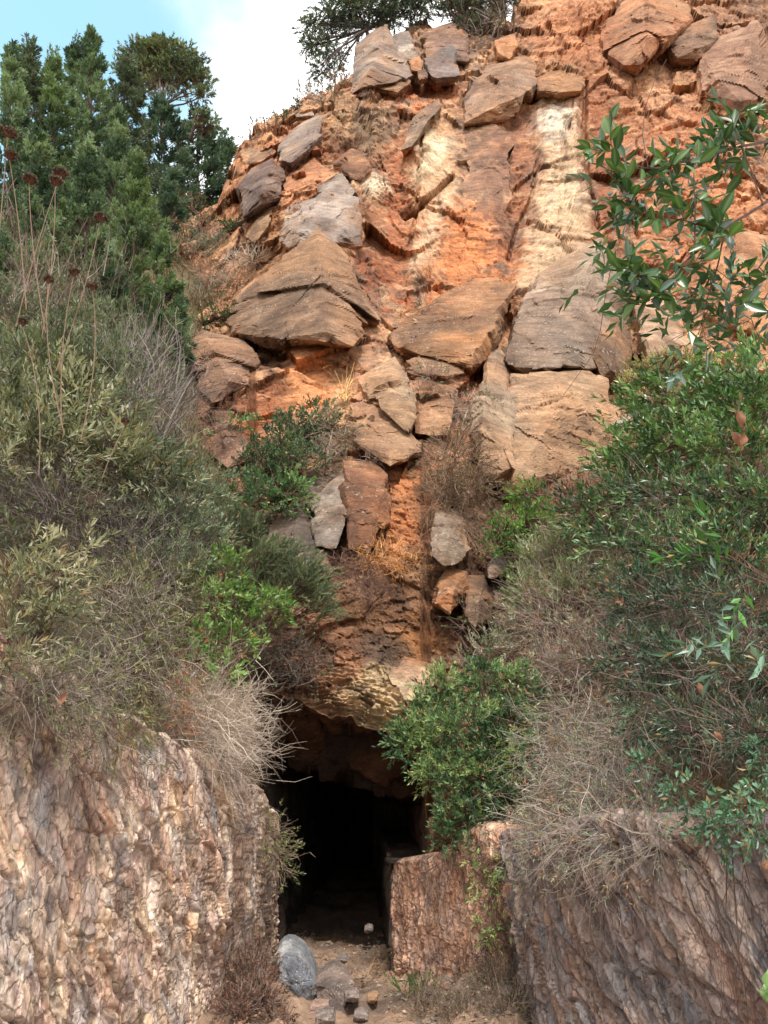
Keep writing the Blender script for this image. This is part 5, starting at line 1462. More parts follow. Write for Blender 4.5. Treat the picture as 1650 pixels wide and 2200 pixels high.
thicket('tangled brown stems below the orange dry grass', 'shrub', [(775, 1245, 54, 44), (740, 1220, 30, 34), (800, 1290, 34, 24)], [(128, 98, 84), (106, 82, 72)], ds=.94, cover=1.7, length=46, bend=1.2)
thicket('small grey tuft on the ledge over the rough pillar', 'shrub', [(805, 985, 34, 14)], SD, ds=.96, cover=1.3, length=24)
bush('yellow-green shrub on the terrace below the squat block', 'bush', [(1400, 800, 56, 30), (1450, 780, 50, 26), (1345, 830, 32, 22), (1500, 790, 46, 30)], (8, 3.4), [(132, 132, 86), (160, 158, 106), (178, 172, 124)], ds=.93, cover=2.3, K=9, bias=(0, 0, .9), tips=((176, 128, 104), 4, 60), bare=.3)
bush('bright green bush at the base of the lichen speckled slab', 'bush', [(1140, 1065, 40, 26), (1085, 1140, 32, 40), (1125, 1130, 40, 44), (1115, 1200, 36, 40), (1075, 1165, 24, 24), (1160, 1110, 24, 30)], (10, 5), [(76, 108, 56), (100, 138, 66), (120, 158, 82)], ds=.88, cover=2.8, K=8)
thicket('reddish dry bush beside the bright green one', 'shrub', [(1200, 1080, 56, 42), (1250, 1060, 40, 34), (1190, 1130, 40, 36)], [(130, 92, 84), (156, 116, 104)], fn=rightY, ds=.97, cover=1.6, length=34, leaf=(7, 4), lpal=[(150, 104, 92), (172, 130, 112), (122, 92, 80)], lcover=1.5)
thicket('bare dark scrub in the shaded gully', 'shrub', [(1010, 1340, 40, 24), (1080, 1310, 26, 40)], [(100, 84, 76), (130, 112, 100)], ds=.93, cover=.8, length=36, leaf=(7, 3), lpal=[(110, 130, 80)], lcover=.4)
bush('pale sage coloured shrub at the top of the hanging lentisk', 'bush', [(1050, 1395, 50, 30), (1100, 1370, 36, 30), (1000, 1420, 26, 18)], (9, 3), [(150, 152, 128), (172, 172, 150), (128, 136, 104)], ds=.90, cover=1.4, K=9, bias=(0, 0, 1.1), bare=.6, twig=(150, 134, 118))
thicket('dark wiry growth over the left end of the cave lintel', 'shrub', [(600, 1400, 70, 34, 8.5), (660, 1420, 44, 30, 8.5), (560, 1440, 40, 26, 8.5), (640, 1450, 60, 18, 8.4)], [(92, 80, 74), (124, 110, 102), (78, 68, 64)], cover=2.0, length=50, leaf=(7, 2.6), lpal=[(96, 104, 80)], lcover=.5, bend=.9)

# ------------------------------------------------------------------ the big mass of shrubs over the left wall
OL = [(74, 80, 62), (104, 110, 84), (136, 140, 112), (170, 170, 142)]
GGs = [(74, 90, 70), (102, 120, 94), (134, 148, 122)]
lf_ = leftY
thicket('deep tangle of purplish bare branches under the olive shrub', 'shrub', [(110, 1120, 150, 70), (260, 1190, 110, 70), (60, 1080, 100, 50), (330, 1120, 90, 60)], [(92, 84, 80), (122, 112, 106), (68, 62, 60)], fn=lf_, ds=.86, cover=2.6, length=100, wid=1.8, bend=.8, leaf=(14, 4), lpal=[(104, 110, 80), (130, 134, 100)], lcover=.6)
thicket('lower tangle of grey bare branches at the brow of the left wall', 'shrub', [(230, 1330, 130, 90), (110, 1480, 130, 50), (300, 1420, 90, 70), (60, 1500, 90, 40), (200, 1460, 90, 60), (330, 1280, 70, 60), (120, 1530, 80, 45, 4.7), (180, 1560, 80, 50, 5.0), (250, 1590, 70, 50, 5.4), (60, 1480, 90, 50, 4.4)], [(130, 120, 110), (158, 146, 134), (102, 94, 86)], fn=lf_, ds=.86, cover=2.4, length=95, wid=1.8, bend=.8, grav=-.5,
        leaf=(14, 4), lpal=[(110, 116, 80), (140, 140, 104)], lcover=1.0)
bush('olive coloured shrub with pale narrow leaves at the left edge, middle height', 'bush',
     [(40, 900, 95, 50), (150, 880, 90, 55), (60, 970, 110, 45), (190, 960, 90, 50), (280, 1010, 70, 45), (100, 830, 80, 45), (-30, 1010, 60, 40), (350, 1060, 50, 36), (-40, 850, 60, 80)],
     (25, 6.0), OL, fn=lf_, ds=.80, cover=5.0, K=11, bias=(.15, -.25, .35), twig=(86, 74, 66), gate=(80, -.25), face=.7)
bush('lower clump of yellowish narrow leaves at the left edge', 'bush',
     [(50, 1210, 80, 50), (120, 1260, 60, 45), (40, 1300, 70, 45), (100, 1350, 50, 40), (10, 1400, 40, 50), (150, 1190, 50, 30)],
     (25, 6.0), [(80, 84, 66), (108, 112, 86), (138, 140, 110), (168, 164, 136)], fn=lf_, ds=.80, cover=4.0, K=11, bias=(.15, -.25, .2), droop=.3, gate=(60, -.2), face=.7)
bush('wispy olive sprig drooping over the brow of the left wall', 'bush', [(270, 1440, 45, 36), (240, 1510, 40, 36), (300, 1500, 34, 40), (330, 1400, 36, 36), (290, 1560, 26, 26)], (22, 4.4), [(104, 104, 68), (138, 134, 90), (150, 140, 104)], fn=lf_, ds=.86, cover=1.6, K=10, bias=(0, -.2, -.7), droop=.5)
bush('fine leaved grey-green shrub spreading in the middle of the left mass', 'bush',
     [(330, 1000, 70, 50), (400, 1050, 80, 60), (350, 1150, 90, 60), (430, 1150, 60, 60), (300, 1090, 60, 50), (440, 1090, 40, 40), (390, 1230, 60, 50), (330, 1230, 60, 50)],
     (13, 3.8), GGs, fn=lf_, ds=.88, cover=4.5, K=10, gate=(45, -.18), bare=.35, twig=(112, 100, 92))
bush('grey-green shrub growing above the olive one, full of dry stems', 'bush',
     [(200, 800, 90, 60), (110, 760, 90, 60), (280, 780, 70, 60), (40, 780, 80, 60), (250, 870, 70, 40), (170, 720, 90, 50), (330, 840, 40, 40)],
     (15, 3.8), [(80, 94, 70), (104, 118, 90), (128, 140, 112)], fn=lf_, ds=.85, cover=4.5, K=10, gate=(50, -.15), bare=.4, twig=(120, 106, 98))
bush('loose wiry shrub high on the left with greyish leaves', 'bush',
     [(60, 600, 80, 60), (150, 640, 70, 50), (20, 680, 70, 60), (120, 560, 60, 40), (230, 680, 50, 40), (30, 520, 50, 50)],
     (13, 3.4), [(88, 100, 76), (108, 120, 92), (130, 138, 112)], fn=lf_, ds=.84, cover=3.6, K=9, gate=(45, -.1), bare=.5, twig=(138, 124, 114))
thicket('sheaf of long grey broom stems sweeping up beside the brown rock', 'shrub', [(310, 870, 90, 80), (350, 930, 70, 60), (290, 800, 70, 60), (380, 860, 40, 50)], [(140, 130, 128), (116, 106, 104), (158, 148, 142)], fn=lf_, ds=.84, cover=1.6, length=120, wid=1.6, bend=.35, bias=(.35, 0, 1.0), grav=.1, outw=.4)
thicket('thin grey stems standing above the shrubs at the far left', 'shrub', [(90, 640, 110, 90), (40, 520, 70, 90), (200, 640, 70, 60)], [(136, 120, 110), (116, 98, 90)], fn=lf_, ds=.78, cover=.7, length=150, wid=1.7, bend=.3, bias=(.1, 0, 1.2), grav=.1, outw=.3)
bush('dense olive-grey shrub in the lower middle of the left mass', 'bush',
     [(400, 1320, 50, 40), (340, 1350, 60, 50), (380, 1270, 60, 40), (260, 1260, 60, 45), (300, 1330, 50, 50), (420, 1240, 50, 40)], (14, 3.8), [(88, 92, 64), (112, 114, 82), (134, 132, 98)], fn=lf_, ds=.87, cover=3.4, K=10, gate=(45, -.15), bare=.4)
bush('bright green broad leaved shrub between the junipers and the dry ball', 'bush',
     [(480, 1230, 32, 40), (450, 1290, 36, 34), (500, 1290, 34, 30), (560, 1305, 50, 22), (440, 1370, 34, 24), (500, 1385, 46, 24), (580, 1300, 30, 18), (480, 1440, 24, 26), (530, 1340, 34, 22), (430, 1410, 22, 18)],
     (14, 6.5), [(84, 114, 60), (110, 144, 76), (138, 168, 100)], fn=lf_, ds=.80, cover=4.5, K=8, bias=(.3, -.2, .4), tips=((196, 120, 84), 7, 14), gate=(40, -.2), twig=(126, 108, 96))
thicket('great ball of dry silvery twigs bulging over the left wall beside the cave', 'dry bush', [(470, 1580, 120, 105, 6.5), (450, 1650, 120, 90, 6.4), (530, 1570, 70, 70, 6.6), (430, 1490, 80, 70, 6.5), (510, 1640, 85, 75, 6.5), (400, 1560, 60, 90, 6.3)], [(190, 174, 158), (168, 152, 138), (208, 194, 178)], cover=6.5,
        length=170, wid=1.35, root=(375, 1560, 6.5), fan=32, bend=.75, grav=-.1, side=2, shell=.25, K=5)
thicket('rust coloured dead plant inside the left side of the dry ball', 'dry bush', [(390, 1500, 30, 50, 5.95), (380, 1560, 26, 34, 5.95), (400, 1450, 24, 26, 6.1)], [(190, 144, 108), (170, 128, 98)], cover=.8, length=40, wid=1.4, bend=1.2, leaf=(7, 4), lpal=[(190, 128, 84), (168, 112, 84)], lcover=.4)
thicket('pale dry stems rising behind the dry ball', 'dry bush', [(400, 1420, 60, 50, 6.7), (450, 1440, 40, 40, 6.8)], [(176, 154, 132), (150, 130, 114)], cover=1.0, length=90, bias=(0, 0, 1))
thicket('small dry plant with a green tuft on the corner of the left wall', 'shrub', [(580, 1800, 34, 34, 8.0), (600, 1850, 24, 40, 7.9), (560, 1780, 24, 30, 8.0)], [(128, 112, 98), (158, 142, 120)], cover=1.5, length=40, root=(560, 1800, 8.1), bias=(.5, -.3, 0), leaf=(8, 3), lpal=[(120, 136, 84), (146, 148, 104)], lcover=.9)
thicket('faded vine trailing down the left wall', 'vine', [(420, 1900, 40, 50, 6.5), (445, 1850, 50, 30, 6.7)], [(120, 96, 84), (146, 120, 100)], cover=.12, length=90, root=(440, 1790, 6.8), bias=(.2, -.1, -.5))
thicket('thin dry twigs hanging against the top of the left wall', 'shrub', [(170, 1640, 70, 40, 4.9), (90, 1600, 60, 30, 4.6), (260, 1640, 60, 40, 5.4)], [(116, 98, 90), (92, 78, 72)], cover=.9, length=120, wid=1.6, root=(160, 1580, 5.0), bias=(0, -.1, -.9), bend=.7)
bush('dull red-brown bush at the foot of the left wall beside the rounded boulder', 'bush', [(530, 2110, 44, 60, 6.7), (560, 2150, 50, 50, 6.5), (510, 2170, 50, 50, 6.3), (590, 2195, 50, 24, 6.4), (545, 2060, 30, 34, 7.0), (575, 2090, 24, 40, 6.9)], (6, 4), [(98, 74, 64), (122, 90, 78), (140, 112, 96)], cover=2.2, K=8, bare=1.5, twig=(120, 96, 86), root=(550, 2230, 6.4), mat=M_DRY)

# ------------------------------------------------------------------ the right side
rf = rightY
bush('hanging lentisk bush with dense fresh green leaves right of the cave mouth', 'bush',
     [(905, 1590, 56, 42, 7.6), (870, 1600, 40, 28, 7.6), (960, 1490, 60, 40, 7.7), (1040, 1470, 70, 40, 7.7), (1120, 1480, 44, 44, 7.6), (1000, 1560, 90, 50, 7.4), (1090, 1560, 60, 50, 7.4), (960, 1660, 60, 36, 7.3), (1030, 1680, 80, 50, 7.2), (1010, 1760, 70, 50, 7.1),
      (1080, 1740, 60, 50, 7.1), (1060, 1620, 60, 40, 7.3), (930, 1530, 44, 34, 7.6), (1060, 1790, 40, 30, 7.1), (960, 1800, 30, 26, 7.1), (1130, 1640, 40, 50, 7.2), (905, 1655, 26, 14, 7.3)],
     (12, 4.6), [(66, 92, 66), (86, 116, 80), (110, 140, 92), (146, 168, 110)], cover=4.6, K=9, root=(1100, 1700, 7.6), gate=(60, -.3), tw=.25, bias=(0, -.2, .4), limbw=2.2)
bush('trailing green strands hanging down the right wall under the lentisk', 'bush', [(1035, 1890, 26, 30, 6.7), (1095, 1870, 28, 26, 6.6), (1050, 1940, 24, 26, 6.6), (1060, 1985, 24, 22, 6.5), (1030, 1850, 24, 20, 6.8), (1050, 2000, 16, 14, 6.5)],
     (12, 4.6), [(84, 110, 60), (112, 138, 76), (146, 160, 100)], cover=1.6, K=8, root=(1080, 1780, 6.9), bias=(0, -.2, -.4), limbw=1.2, tw=.5)
thicket('dark reddish roots dangling under the lentisk', 'shrub', [(960, 1850, 36, 26, 7.0), (1000, 1840, 40, 30, 6.9), (1060, 1840, 40, 30, 6.8)], [(104, 72, 62), (84, 62, 56)], cover=1.0, length=60, bias=(0, 0, -.8))
bush('feathery pale artemisia shrub right of the gully', 'bush', [(1180, 1210, 60, 50), (1230, 1180, 60, 50), (1290, 1190, 50, 50), (1150, 1280, 50, 50), (1240, 1270, 60, 50), (1320, 1260, 50, 50)], (11, 3.2), [(124, 134, 100), (150, 160, 122), (172, 178, 144)],
     fn=rf, ds=.90, cover=3.0, K=11, bias=(-.2, -.1, .9), spread=.6, bare=.8, twig=(136, 118, 104), tips=((168, 118, 96), 4, 50))
thicket('mass of grey dead stems in the middle of the right bank', 'shrub', [(1200, 1360, 80, 60), (1260, 1430, 90, 60), (1180, 1330, 60, 50), (1310, 1360, 60, 60), (1200, 1440, 60, 50)], [(138, 120, 112), (112, 96, 90), (160, 142, 132)], fn=rf, ds=.93, cover=2.2, length=80, bias=(-.2, 0, .3),
        leaf=(12, 3), lpal=[(150, 154, 128), (168, 170, 144), (160, 124, 100)], lcover=1.0)
thicket('great hanging curtain of grey dry twigs over the right wall', 'dry bush', [(1230, 1600, 90, 80), (1290, 1680, 110, 80), (1220, 1720, 90, 70), (1350, 1620, 80, 80), (1380, 1720, 70, 60), (1260, 1540, 90, 60), (1250, 1800, 80, 60, 5.4), (1340, 1810, 90, 60, 5.1), (1180, 1800, 60, 60, 5.8), (1430, 1800, 60, 40, 4.7)],
        [(150, 140, 130), (126, 116, 108), (174, 162, 150)], fn=rf, ds=.90, cover=2.5, length=110, wid=1.5, bend=.9, bias=(-.25, -.1, -.3), grav=-.3, leaf=(13, 3.4), lpal=[(136, 148, 122), (150, 148, 118), (160, 124, 96)], lcover=.8)
thicket('thin dry twigs brushing the upper right wall', 'dry bush', [(1180, 1850, 60, 50, 5.7), (1250, 1860, 60, 50, 5.4), (1150, 1800, 40, 40, 5.9), (1300, 1900, 50, 50, 5.1)], [(124, 106, 98), (96, 82, 76)], cover=1.0, length=100, bias=(0, -.1, -.8), bend=.9)
GR = [(52, 76, 54), (66, 96, 64), (84, 116, 72), (110, 140, 90)]
bush('tall bright leaved bush rising at the right edge below the terrace', 'bush',
     [(1420, 880, 70, 50), (1500, 850, 70, 60), (1580, 870, 80, 70), (1370, 960, 60, 44), (1460, 960, 90, 50), (1560, 970, 90, 60), (1650, 900, 60, 100), (1340, 1010, 50, 34), (1620, 800, 60, 50)],
     (20, 7.5), [(64, 92, 54), (84, 118, 66), (104, 140, 78), (128, 160, 98)], fn=rf, ds=.82, cover=4.6, K=10, bias=(-.3, -.1, .7), mat=M_GLOSS, gate=(60, -.2), twig=(110, 88, 76))
bush('dark green bush filling the middle of the right bank', 'bush',
     [(1270, 1110, 70, 46), (1360, 1080, 80, 50), (1460, 1080, 90, 60), (1570, 1090, 90, 60), (1340, 1180, 70, 50), (1440, 1190, 90, 60), (1560, 1200, 100, 70), (1660, 1100, 60, 80)],
     (18, 6), GR, fn=rf, ds=.80, cover=4.4, K=10, bias=(-.3, -.2, .2), mat=M_GLOSS, gate=(50, -.18), bare=.5, twig=(94, 78, 70), tips=((170, 116, 96), 10, 14))
bush('shaded green bush in the lower half of the right bank', 'bush',
     [(1380, 1300, 80, 60), (1490, 1310, 90, 60), (1600, 1320, 80, 70), (1360, 1420, 70, 60), (1460, 1430, 90, 60), (1580, 1450, 90, 70), (1400, 1530, 60, 50), (1500, 1560, 80, 50), (1620, 1580, 70, 70), (1680, 1450, 60, 90)],
     (16, 5), [(50, 72, 56), (66, 90, 68), (84, 110, 82)], fn=rf, ds=.80, cover=4.2, K=10, bias=(-.2, -.2, 0), gate=(50, -.15), bare=.9, twig=(96, 82, 76), mat=M_GLOSS, tips=((176, 128, 108), 12, 10))
thicket('tangle of dark vines in front of the shaded bush at the right edge', 'vine', [(1560, 1600, 110, 80), (1500, 1500, 90, 70), (1600, 1450, 80, 90), (1450, 1620, 60, 60)], [(116, 96, 88), (88, 74, 70), (140, 122, 112)], fn=rf, ds=.78, cover=.7, length=150, wid=2.0, bend=1.0)
bush('blue-green leaflets hanging over the brow of the right wall', 'bush', [(1420, 1640, 50, 36), (1480, 1700, 50, 36), (1560, 1740, 60, 36), (1620, 1700, 50, 40), (1640, 1780, 40, 36), (1520, 1780, 40, 26), (1640, 1620, 36, 40)],
     (19, 8), [(66, 100, 78), (84, 122, 92), (98, 134, 102)], fn=rf, ds=.80, cover=2.6, K=11, spread=1.25, bias=(-.3, -.2, -.3), droop=.5, mat=M_GLOSS, sl=50)
bush('cluster of long bluish leaves close at the right edge', 'bush', [(1590, 1370, 44, 36, 3.2), (1625, 1440, 40, 40, 3.1), (1570, 1320, 36, 26, 3.2)], (44, 12), [(84, 118, 92), (112, 142, 122), (72, 106, 74)], cover=1.5, K=9, bias=(-.6, -.2, .1), mat=M_GLOSS, root=(1760, 1560, 3.3), spread=1.2)
bush('sprig of glossy green leaflets at the right edge above the bluish leaves', 'bush', [(1560, 1190, 44, 24, 3.6), (1600, 1235, 44, 24, 3.6), (1640, 1120, 30, 30, 3.6)], (40, 11), [(72, 122, 54), (92, 148, 66)], cover=1.5, K=9, bias=(-.8, -.2, .1), mat=M_GLOSS, root=(1760, 1300, 3.6), spread=1.2)
thicket('long bare vines trailing down the right wall', 'vine', [(1560, 1950, 50, 80, 4.1), (1610, 1900, 40, 80, 4.0), (1500, 1900, 40, 70, 4.3), (1590, 2080, 50, 80, 3.9)], [(84, 62, 54), (104, 80, 70)], cover=.35, length=260, wid=2.2, bias=(0, 0, -2), bend=.25, grav=-.6, outw=.1, root=(1570, 1760, 4.3))
bush('green weed tuft on the ground by the right jamb', 'plant', [(895, 2120, 26, 24, 7.0), (870, 2135, 18, 16, 7.0), (910, 2140, 16, 14, 7.0)], (14, 2.6), [(84, 110, 64), (106, 136, 82)], cover=1.6, K=8, bias=(0, 0, 1.2), spread=.4, root=(892, 2160, 7.0))
thicket('dry brown weeds over the rubble at the foot of the right wall', 'shrub', [(1000, 2190, 70, 40, 6.3), (930, 2170, 50, 40, 6.6), (1070, 2120, 50, 50, 6.5), (1090, 2180, 50, 50, 6.1)], [(108, 94, 84), (138, 120, 102), (90, 80, 72)], cover=3.0, length=46, leaf=(6, 3.4), lpal=[(116, 96, 78), (100, 100, 70)], lcover=.7, bias=(0, 0, .7))
thicket('withered dark scrub against the foot of the right wall', 'shrub', [(1060, 2060, 40, 44, 6.8), (1100, 2010, 30, 50, 6.6)], [(100, 78, 70), (80, 66, 62)], cover=2.2, length=44, leaf=(5, 3), lpal=[(104, 82, 72)], lcover=.8)
thicket('thin straw growing inside the cave mouth by the jamb', 'grass tuft', [(820, 2070, 20, 20, 8.2), (780, 2090, 30, 12, 8.0)], [(150, 124, 96), (120, 100, 80)], cover=1.0, length=30, bias=(0, 0, 1))
bush('pale green young leaves in the bottom right corner', 'plant', [(1640, 2160, 20, 26, 2.5), (1665, 2190, 30, 20, 2.5)], (30, 16), [(120, 160, 90), (140, 176, 110)], cover=1.3, K=6, root=(1680, 2260, 2.45))

# dead leaves caught on hanging stems, each one apart
dl_v, dl_f, dl_c = None, None, None


def dead_leaf(u, v, Y, ln, ang, label):
    m = float(mpp(u, v, Y)); L = ln * m
    n1, n2 = 7, 4
    s = np.linspace(0, 1, n1)[:, None]; w = np.linspace(-1, 1, n2)[None]
    W = L * .28 * np.sin(np.clip(s, .02, .98) * math.pi) ** .8
    X = W * w * np.cos(s * 2) ; Yy = -0.35 * W * (1 - w * w) + .12 * L * np.sin(s * 5 + w * 2) ; Z = -L * s + 0 * w
    P = np.stack([X, Yy, Z], -1).reshape(-1, 3)
    c, sn = math.cos(ang), math.sin(ang)
    P = np.stack([P[:, 0] * c - P[:, 2] * sn, P[:, 1], P[:, 0] * sn + P[:, 2] * c], -1)
    base = at(u, v, Y)
    t = thing('dead_leaf', label, 'dead leaf', base, 'dead leaves caught in the vines')
    C = np.tile(lin((146, 104, 84)), (len(P), 1)) * vr.uniform(.7, 1.3, (len(P), 1))
    child('blade', P + base, [grid_faces(n1, n2)], C, M_DRY, t, smooth=True)
    tb = tubes(np.stack([base + [0, 0, L * .5], base + [L * .05, 0, L * .2], base])[None], np.full((1, 3), 1.0 * m), lin((110, 80, 66))[None])
    child('stalk', tb[0], [tb[1]], tb[2], M_TWIG, t)


for u, v, Y, ln, a, lab in [(1586, 880, 3.0, 52, .1, 'large brown dead leaf hanging at the right below the near branch'), (1600, 930, 3.0, 44, -.3, 'brown dead leaf at the foot of the hanging cluster on the right'),
                         (1572, 925, 3.05, 50, .4, 'curled brown dead leaf left of the hanging cluster on the right'), (1500, 1465, 3.6, 34, .2, 'pale dead leaf caught in the shaded bush'),
                         (1585, 1690, 4.0, 62, .05, 'largest tan dead leaf hanging over the right wall'), (1600, 1785, 3.9, 50, -.1, 'reddish dead leaf hanging below the large tan one'),
                         (1640, 1840, 3.8, 40, .0, 'thin pink-brown dead leaf at the right edge over the wall'), (140, 1490, 4.2, 40, -.4, 'tan dead leaf hanging from twigs above the left wall'),
                         (1300, 1240, 7.0, 22, .3, 'small pale dead leaf in the artemisia'), (1535, 1570, 3.5, 30, .6, 'small brown dead leaf among dark vines')]:
    dead_leaf(u, v, Y, ln, a, lab)

# dried flower heads on tall stalks, far left
for k, (u, v, Y, hw_, lab) in enumerate([(18, 285, 6.2, 26, 'topmost brown seed head at the left edge'), (22, 335, 6.2, 24, 'brown seed head under the topmost one at the left edge'), (130, 372, 6.4, 24, 'broad flat brown seed head right of the edge pair'),
                                    (120, 390, 6.2, 22, 'brown seed head just below the broad flat one'), (64, 385, 6.2, 22, 'small brown seed head between the edge pair and the broad one'), (216, 468, 6.6, 20, 'brown seed head furthest right on the dry stalks'),
                                    (160, 585, 6.4, 16, 'faded brown seed head in front of the wiry shrub'), (50, 692, 6.0, 14, 'rusty seed head low at the left edge'), (270, 905, 6.4, 10, 'orange seed head among grey broom stems'), (200, 615, 6.4, 14, 'pale brown seed head beside the faded one'),
                                    (105, 600, 6.0, 14, 'rust brown seed head left of the faded one')]):
    m = float(mpp(u, v, Y))
    top = at(u, v, Y)
    base = at(u - 30 + 75 * math.sin(k * 2.1), v + 330, Y)
    t = thing('dry_flower_stalk', lab, 'seed head', base, 'dry stalks with brown seed heads')
    mid = (top + base) / 2 + np.array([.14 * math.sin(k * 3), 0, 0.05])
    tb = tubes(np.stack([(1 - w_) ** 2 * base + 2 * w_ * (1 - w_) * mid + w_ * w_ * (top - UP * 10 * m) for w_ in np.linspace(0, 1, 8)])[None], np.linspace(1.3, .8, 8)[None] * m, lin((132, 108, 94))[None])
    child('stalk', tb[0], [tb[1]], tb[2], M_TWIG, t)
    n = 60
    a = vr.random(n) * 6.283; r = np.sqrt(vr.random(n))
    hw_ = hw_ * .66
    hp = top + np.stack([np.cos(a) * r * hw_ * m, np.sin(a) * r * hw_ * m, (1 - r * r) * hw_ * .35 * m], -1)
    tb2 = tubes(np.stack([np.repeat((top - UP * 12 * m)[None], n, 0), hp], 1), np.full((n, 2), .7 * m), pcol([(120, 84, 70)], n))
    hd = norm(UP + vr.normal(size=(n * 6, 3)) * .8)
    lv = leaves(np.repeat(hp, 6, 0), hd, norm(vr.normal(size=(n * 6, 3))), np.full(n * 6, 6.5 * m), np.full(n * 6, 4 * m), pcol([(112, 100, 92), (134, 118, 106), (94, 84, 78)], n * 6))
    V, Fc, Cc = join([tb2, lv])
    child('seed_head', V, Fc, Cc, M_DRY, t)

# ------------------------------------------------------------------ the near branch, upper right: every leaf its own piece
BY = 2.1
nb_root = at(1900, 900, 2.6)
nb = thing('leafy_branch', 'near branch with large oval dark green leaves reaching in from the upper right', 'branch', nb_root)
mB = float(mpp(1450, 500, BY))


def leaf_mesh(name, c, c2, curl):
    n1 = 7
    s = np.linspace(0, 1, n1)
    w = 0.225 * np.sin(np.clip(s, 0.03, .985) ** .85 * math.pi) ** .75
    L = []
    for q in (-1, -.5, 0, .5, 1):
        L.append(np.stack([s, w * q, abs(q) * w * .35 - curl * s * s], -1))
    P = np.stack(L, 1).reshape(-1, 3)
    C = np.tile(lin(c), (len(P), 1)).reshape(n1, 5, 3)
    C[:, 2] = lin(c2)
    return mk_mesh(name, P, [grid_faces(n1, 5)], C.reshape(-1, 3), True)


LM = [leaf_mesh('leaf_blade', c, c2, k) for c, c2, k in [((62, 98, 52), (104, 132, 76), .05), ((74, 112, 58), (116, 142, 84), .12), ((54, 88, 54), (94, 120, 76), -.04), ((88, 126, 66), (126, 150, 92), .08), ((104, 128, 122), (134, 152, 140), .04)]]
for me_ in LM:
    me_.materials.append(M_GLOSS)
limbs_px = [
    [(1900, 330, 2.5), (1700, 410, 2.25), (1640, 440, 2.15), (1560, 490, 2.12), (1490, 545, 2.1), (1430, 600, 2.08), (1400, 650, 2.05)],
    [(1900, 260, 2.5), (1680, 300, 2.2), (1590, 315, 2.15), (1500, 340, 2.1), (1400, 365, 2.05), (1340, 350, 2.0), (1310, 320, 2.0)],
    [(1640, 440, 2.15), (1600, 330, 2.12), (1570, 260, 2.1), (1620, 210, 2.1)],
    [(1560, 490, 2.12), (1500, 480, 2.1), (1440, 470, 2.08), (1380, 450, 2.05), (1345, 430, 2.05)],
    [(1490, 545, 2.1), (1495, 450, 2.1), (1490, 380, 2.1), (1500, 300, 2.1)],
    [(1430, 600, 2.08), (1380, 590, 2.05), (1350, 575, 2.0)],
    [(1700, 410, 2.25), (1660, 540, 2.2), (1600, 610, 2.15), (1560, 680, 2.12), (1530, 740, 2.1)],
    [(1560, 490, 2.12), (1540, 570, 2.12), (1520, 640, 2.1), (1500, 720, 2.1)],
    [(1700, 410, 2.25), (1690, 560, 2.2), (1640, 650, 2.15), (1600, 700, 2.12)],
    [(1900, 200, 2.6), (1760, 250, 2.3), (1660, 260, 2.2), (1600, 290, 2.15)],
]
par = []
tipP, tipD = [], []
for li_, L_ in enumerate(limbs_px):
    p = np.array([at(*q) for q in L_])
    # smooth through the given points
    t0 = np.linspace(0, len(p) - 1, len(p) * 5)
    ps = np.stack([np.interp(t0, np.arange(len(p)), p[:, k]) for k in range(3)], -1)
    for _ in range(3):
        ps[1:-1] = (ps[:-2] + ps[1:-1] * 2 + ps[2:]) / 4
    ps = ps + np.stack([fbm(ps * 9 + k * 7, 2, 3) for k in range(3)], -1) * .006
    r0 = (5.0 if li_ < 2 else 2.4) * mB
    par.append(tubes(ps[None], (np.linspace(1, .3, len(ps)) * r0)[None], lin((84, 68, 62))[None]))
    n = {0: 13, 1: 14, 2: 6, 3: 8, 4: 7, 5: 5, 6: 10, 7: 9, 8: 9, 9: 7}[li_]
    for k in range(n):
        f = vr.uniform(.25, 1.0) if k else 1.0
        i0 = min(int(f * (len(ps) - 1)), len(ps) - 2)
        d = norm((ps[i0 + 1] - ps[i0])[None])[0]
        tipP.append(ps[i0]); tipD.append(norm((d * .7 + vr.normal(size=3) * .55 + np.array([0, -.1, .15 if L_[0][1] < 420 else -.15]))[None])[0])
    tr_ = None
tipP = np.array(tipP); tipD = np.array(tipD)
nS = len(tipP)
Ls = vr.uniform(45, 85, nS) * mB
pts, tb = strands(tipP, tipD, Ls, np.full(nS, 1.3 * mB), np.tile(lin((108, 84, 72)), (nS, 1)), 5, .3, .1)
par.append(tb)
V, Fc, Cc = join(par)
child('stem', V, Fc, Cc, M_TWIG, nb)
cnt = 0
from mathutils import Matrix
for s_ in range(nS):
    nl = 4 + int(vr.random() * 3)
    for k in range(nl):
        if cnt >= 296:
            break
        f = (k + 1) / nl
        x = f * 4
        i0 = min(int(x), 3)
        p = pts[s_, i0] * (1 - (x - i0)) + pts[s_, i0 + 1] * (x - i0)
        ax = norm((pts[s_, i0 + 1] - pts[s_, i0])[None])[0]
        sd, td = perp(ax[None])
        a = k * 2.4 + s_ + vr.normal() * .3
        d = norm((ax * (0.4 + .7 * f) + (sd[0] * math.cos(a) + td[0] * math.sin(a)) * .8 + UP * .12)[None])[0]
        nn = norm((UP * .5 + np.array([0, -.5, 0]) + vr.normal(size=3) * .5)[None])[0]
        y_ = norm(np.cross(nn, d)[None])[0]
        z_ = np.cross(d, y_)
        ln = vr.uniform(32, 52) * mB
        M = Matrix(((d[0] * ln, y_[0] * ln, z_[0] * ln, p[0] - nb_root[0]), (d[1] * ln, y_[1] * ln, z_[1] * ln, p[1] - nb_root[1]), (d[2] * ln, y_[2] * ln, z_[2] * ln, p[2] - nb_root[2]), (0, 0, 0, 1)))
        o = bpy.data.objects.new('leaf', LM[int(vr.choice(5, p=[.3, .25, .25, .12, .08]))])
        COL.objects.link(o)
        o.parent = nb
        o.matrix_local = M
        cnt += 1
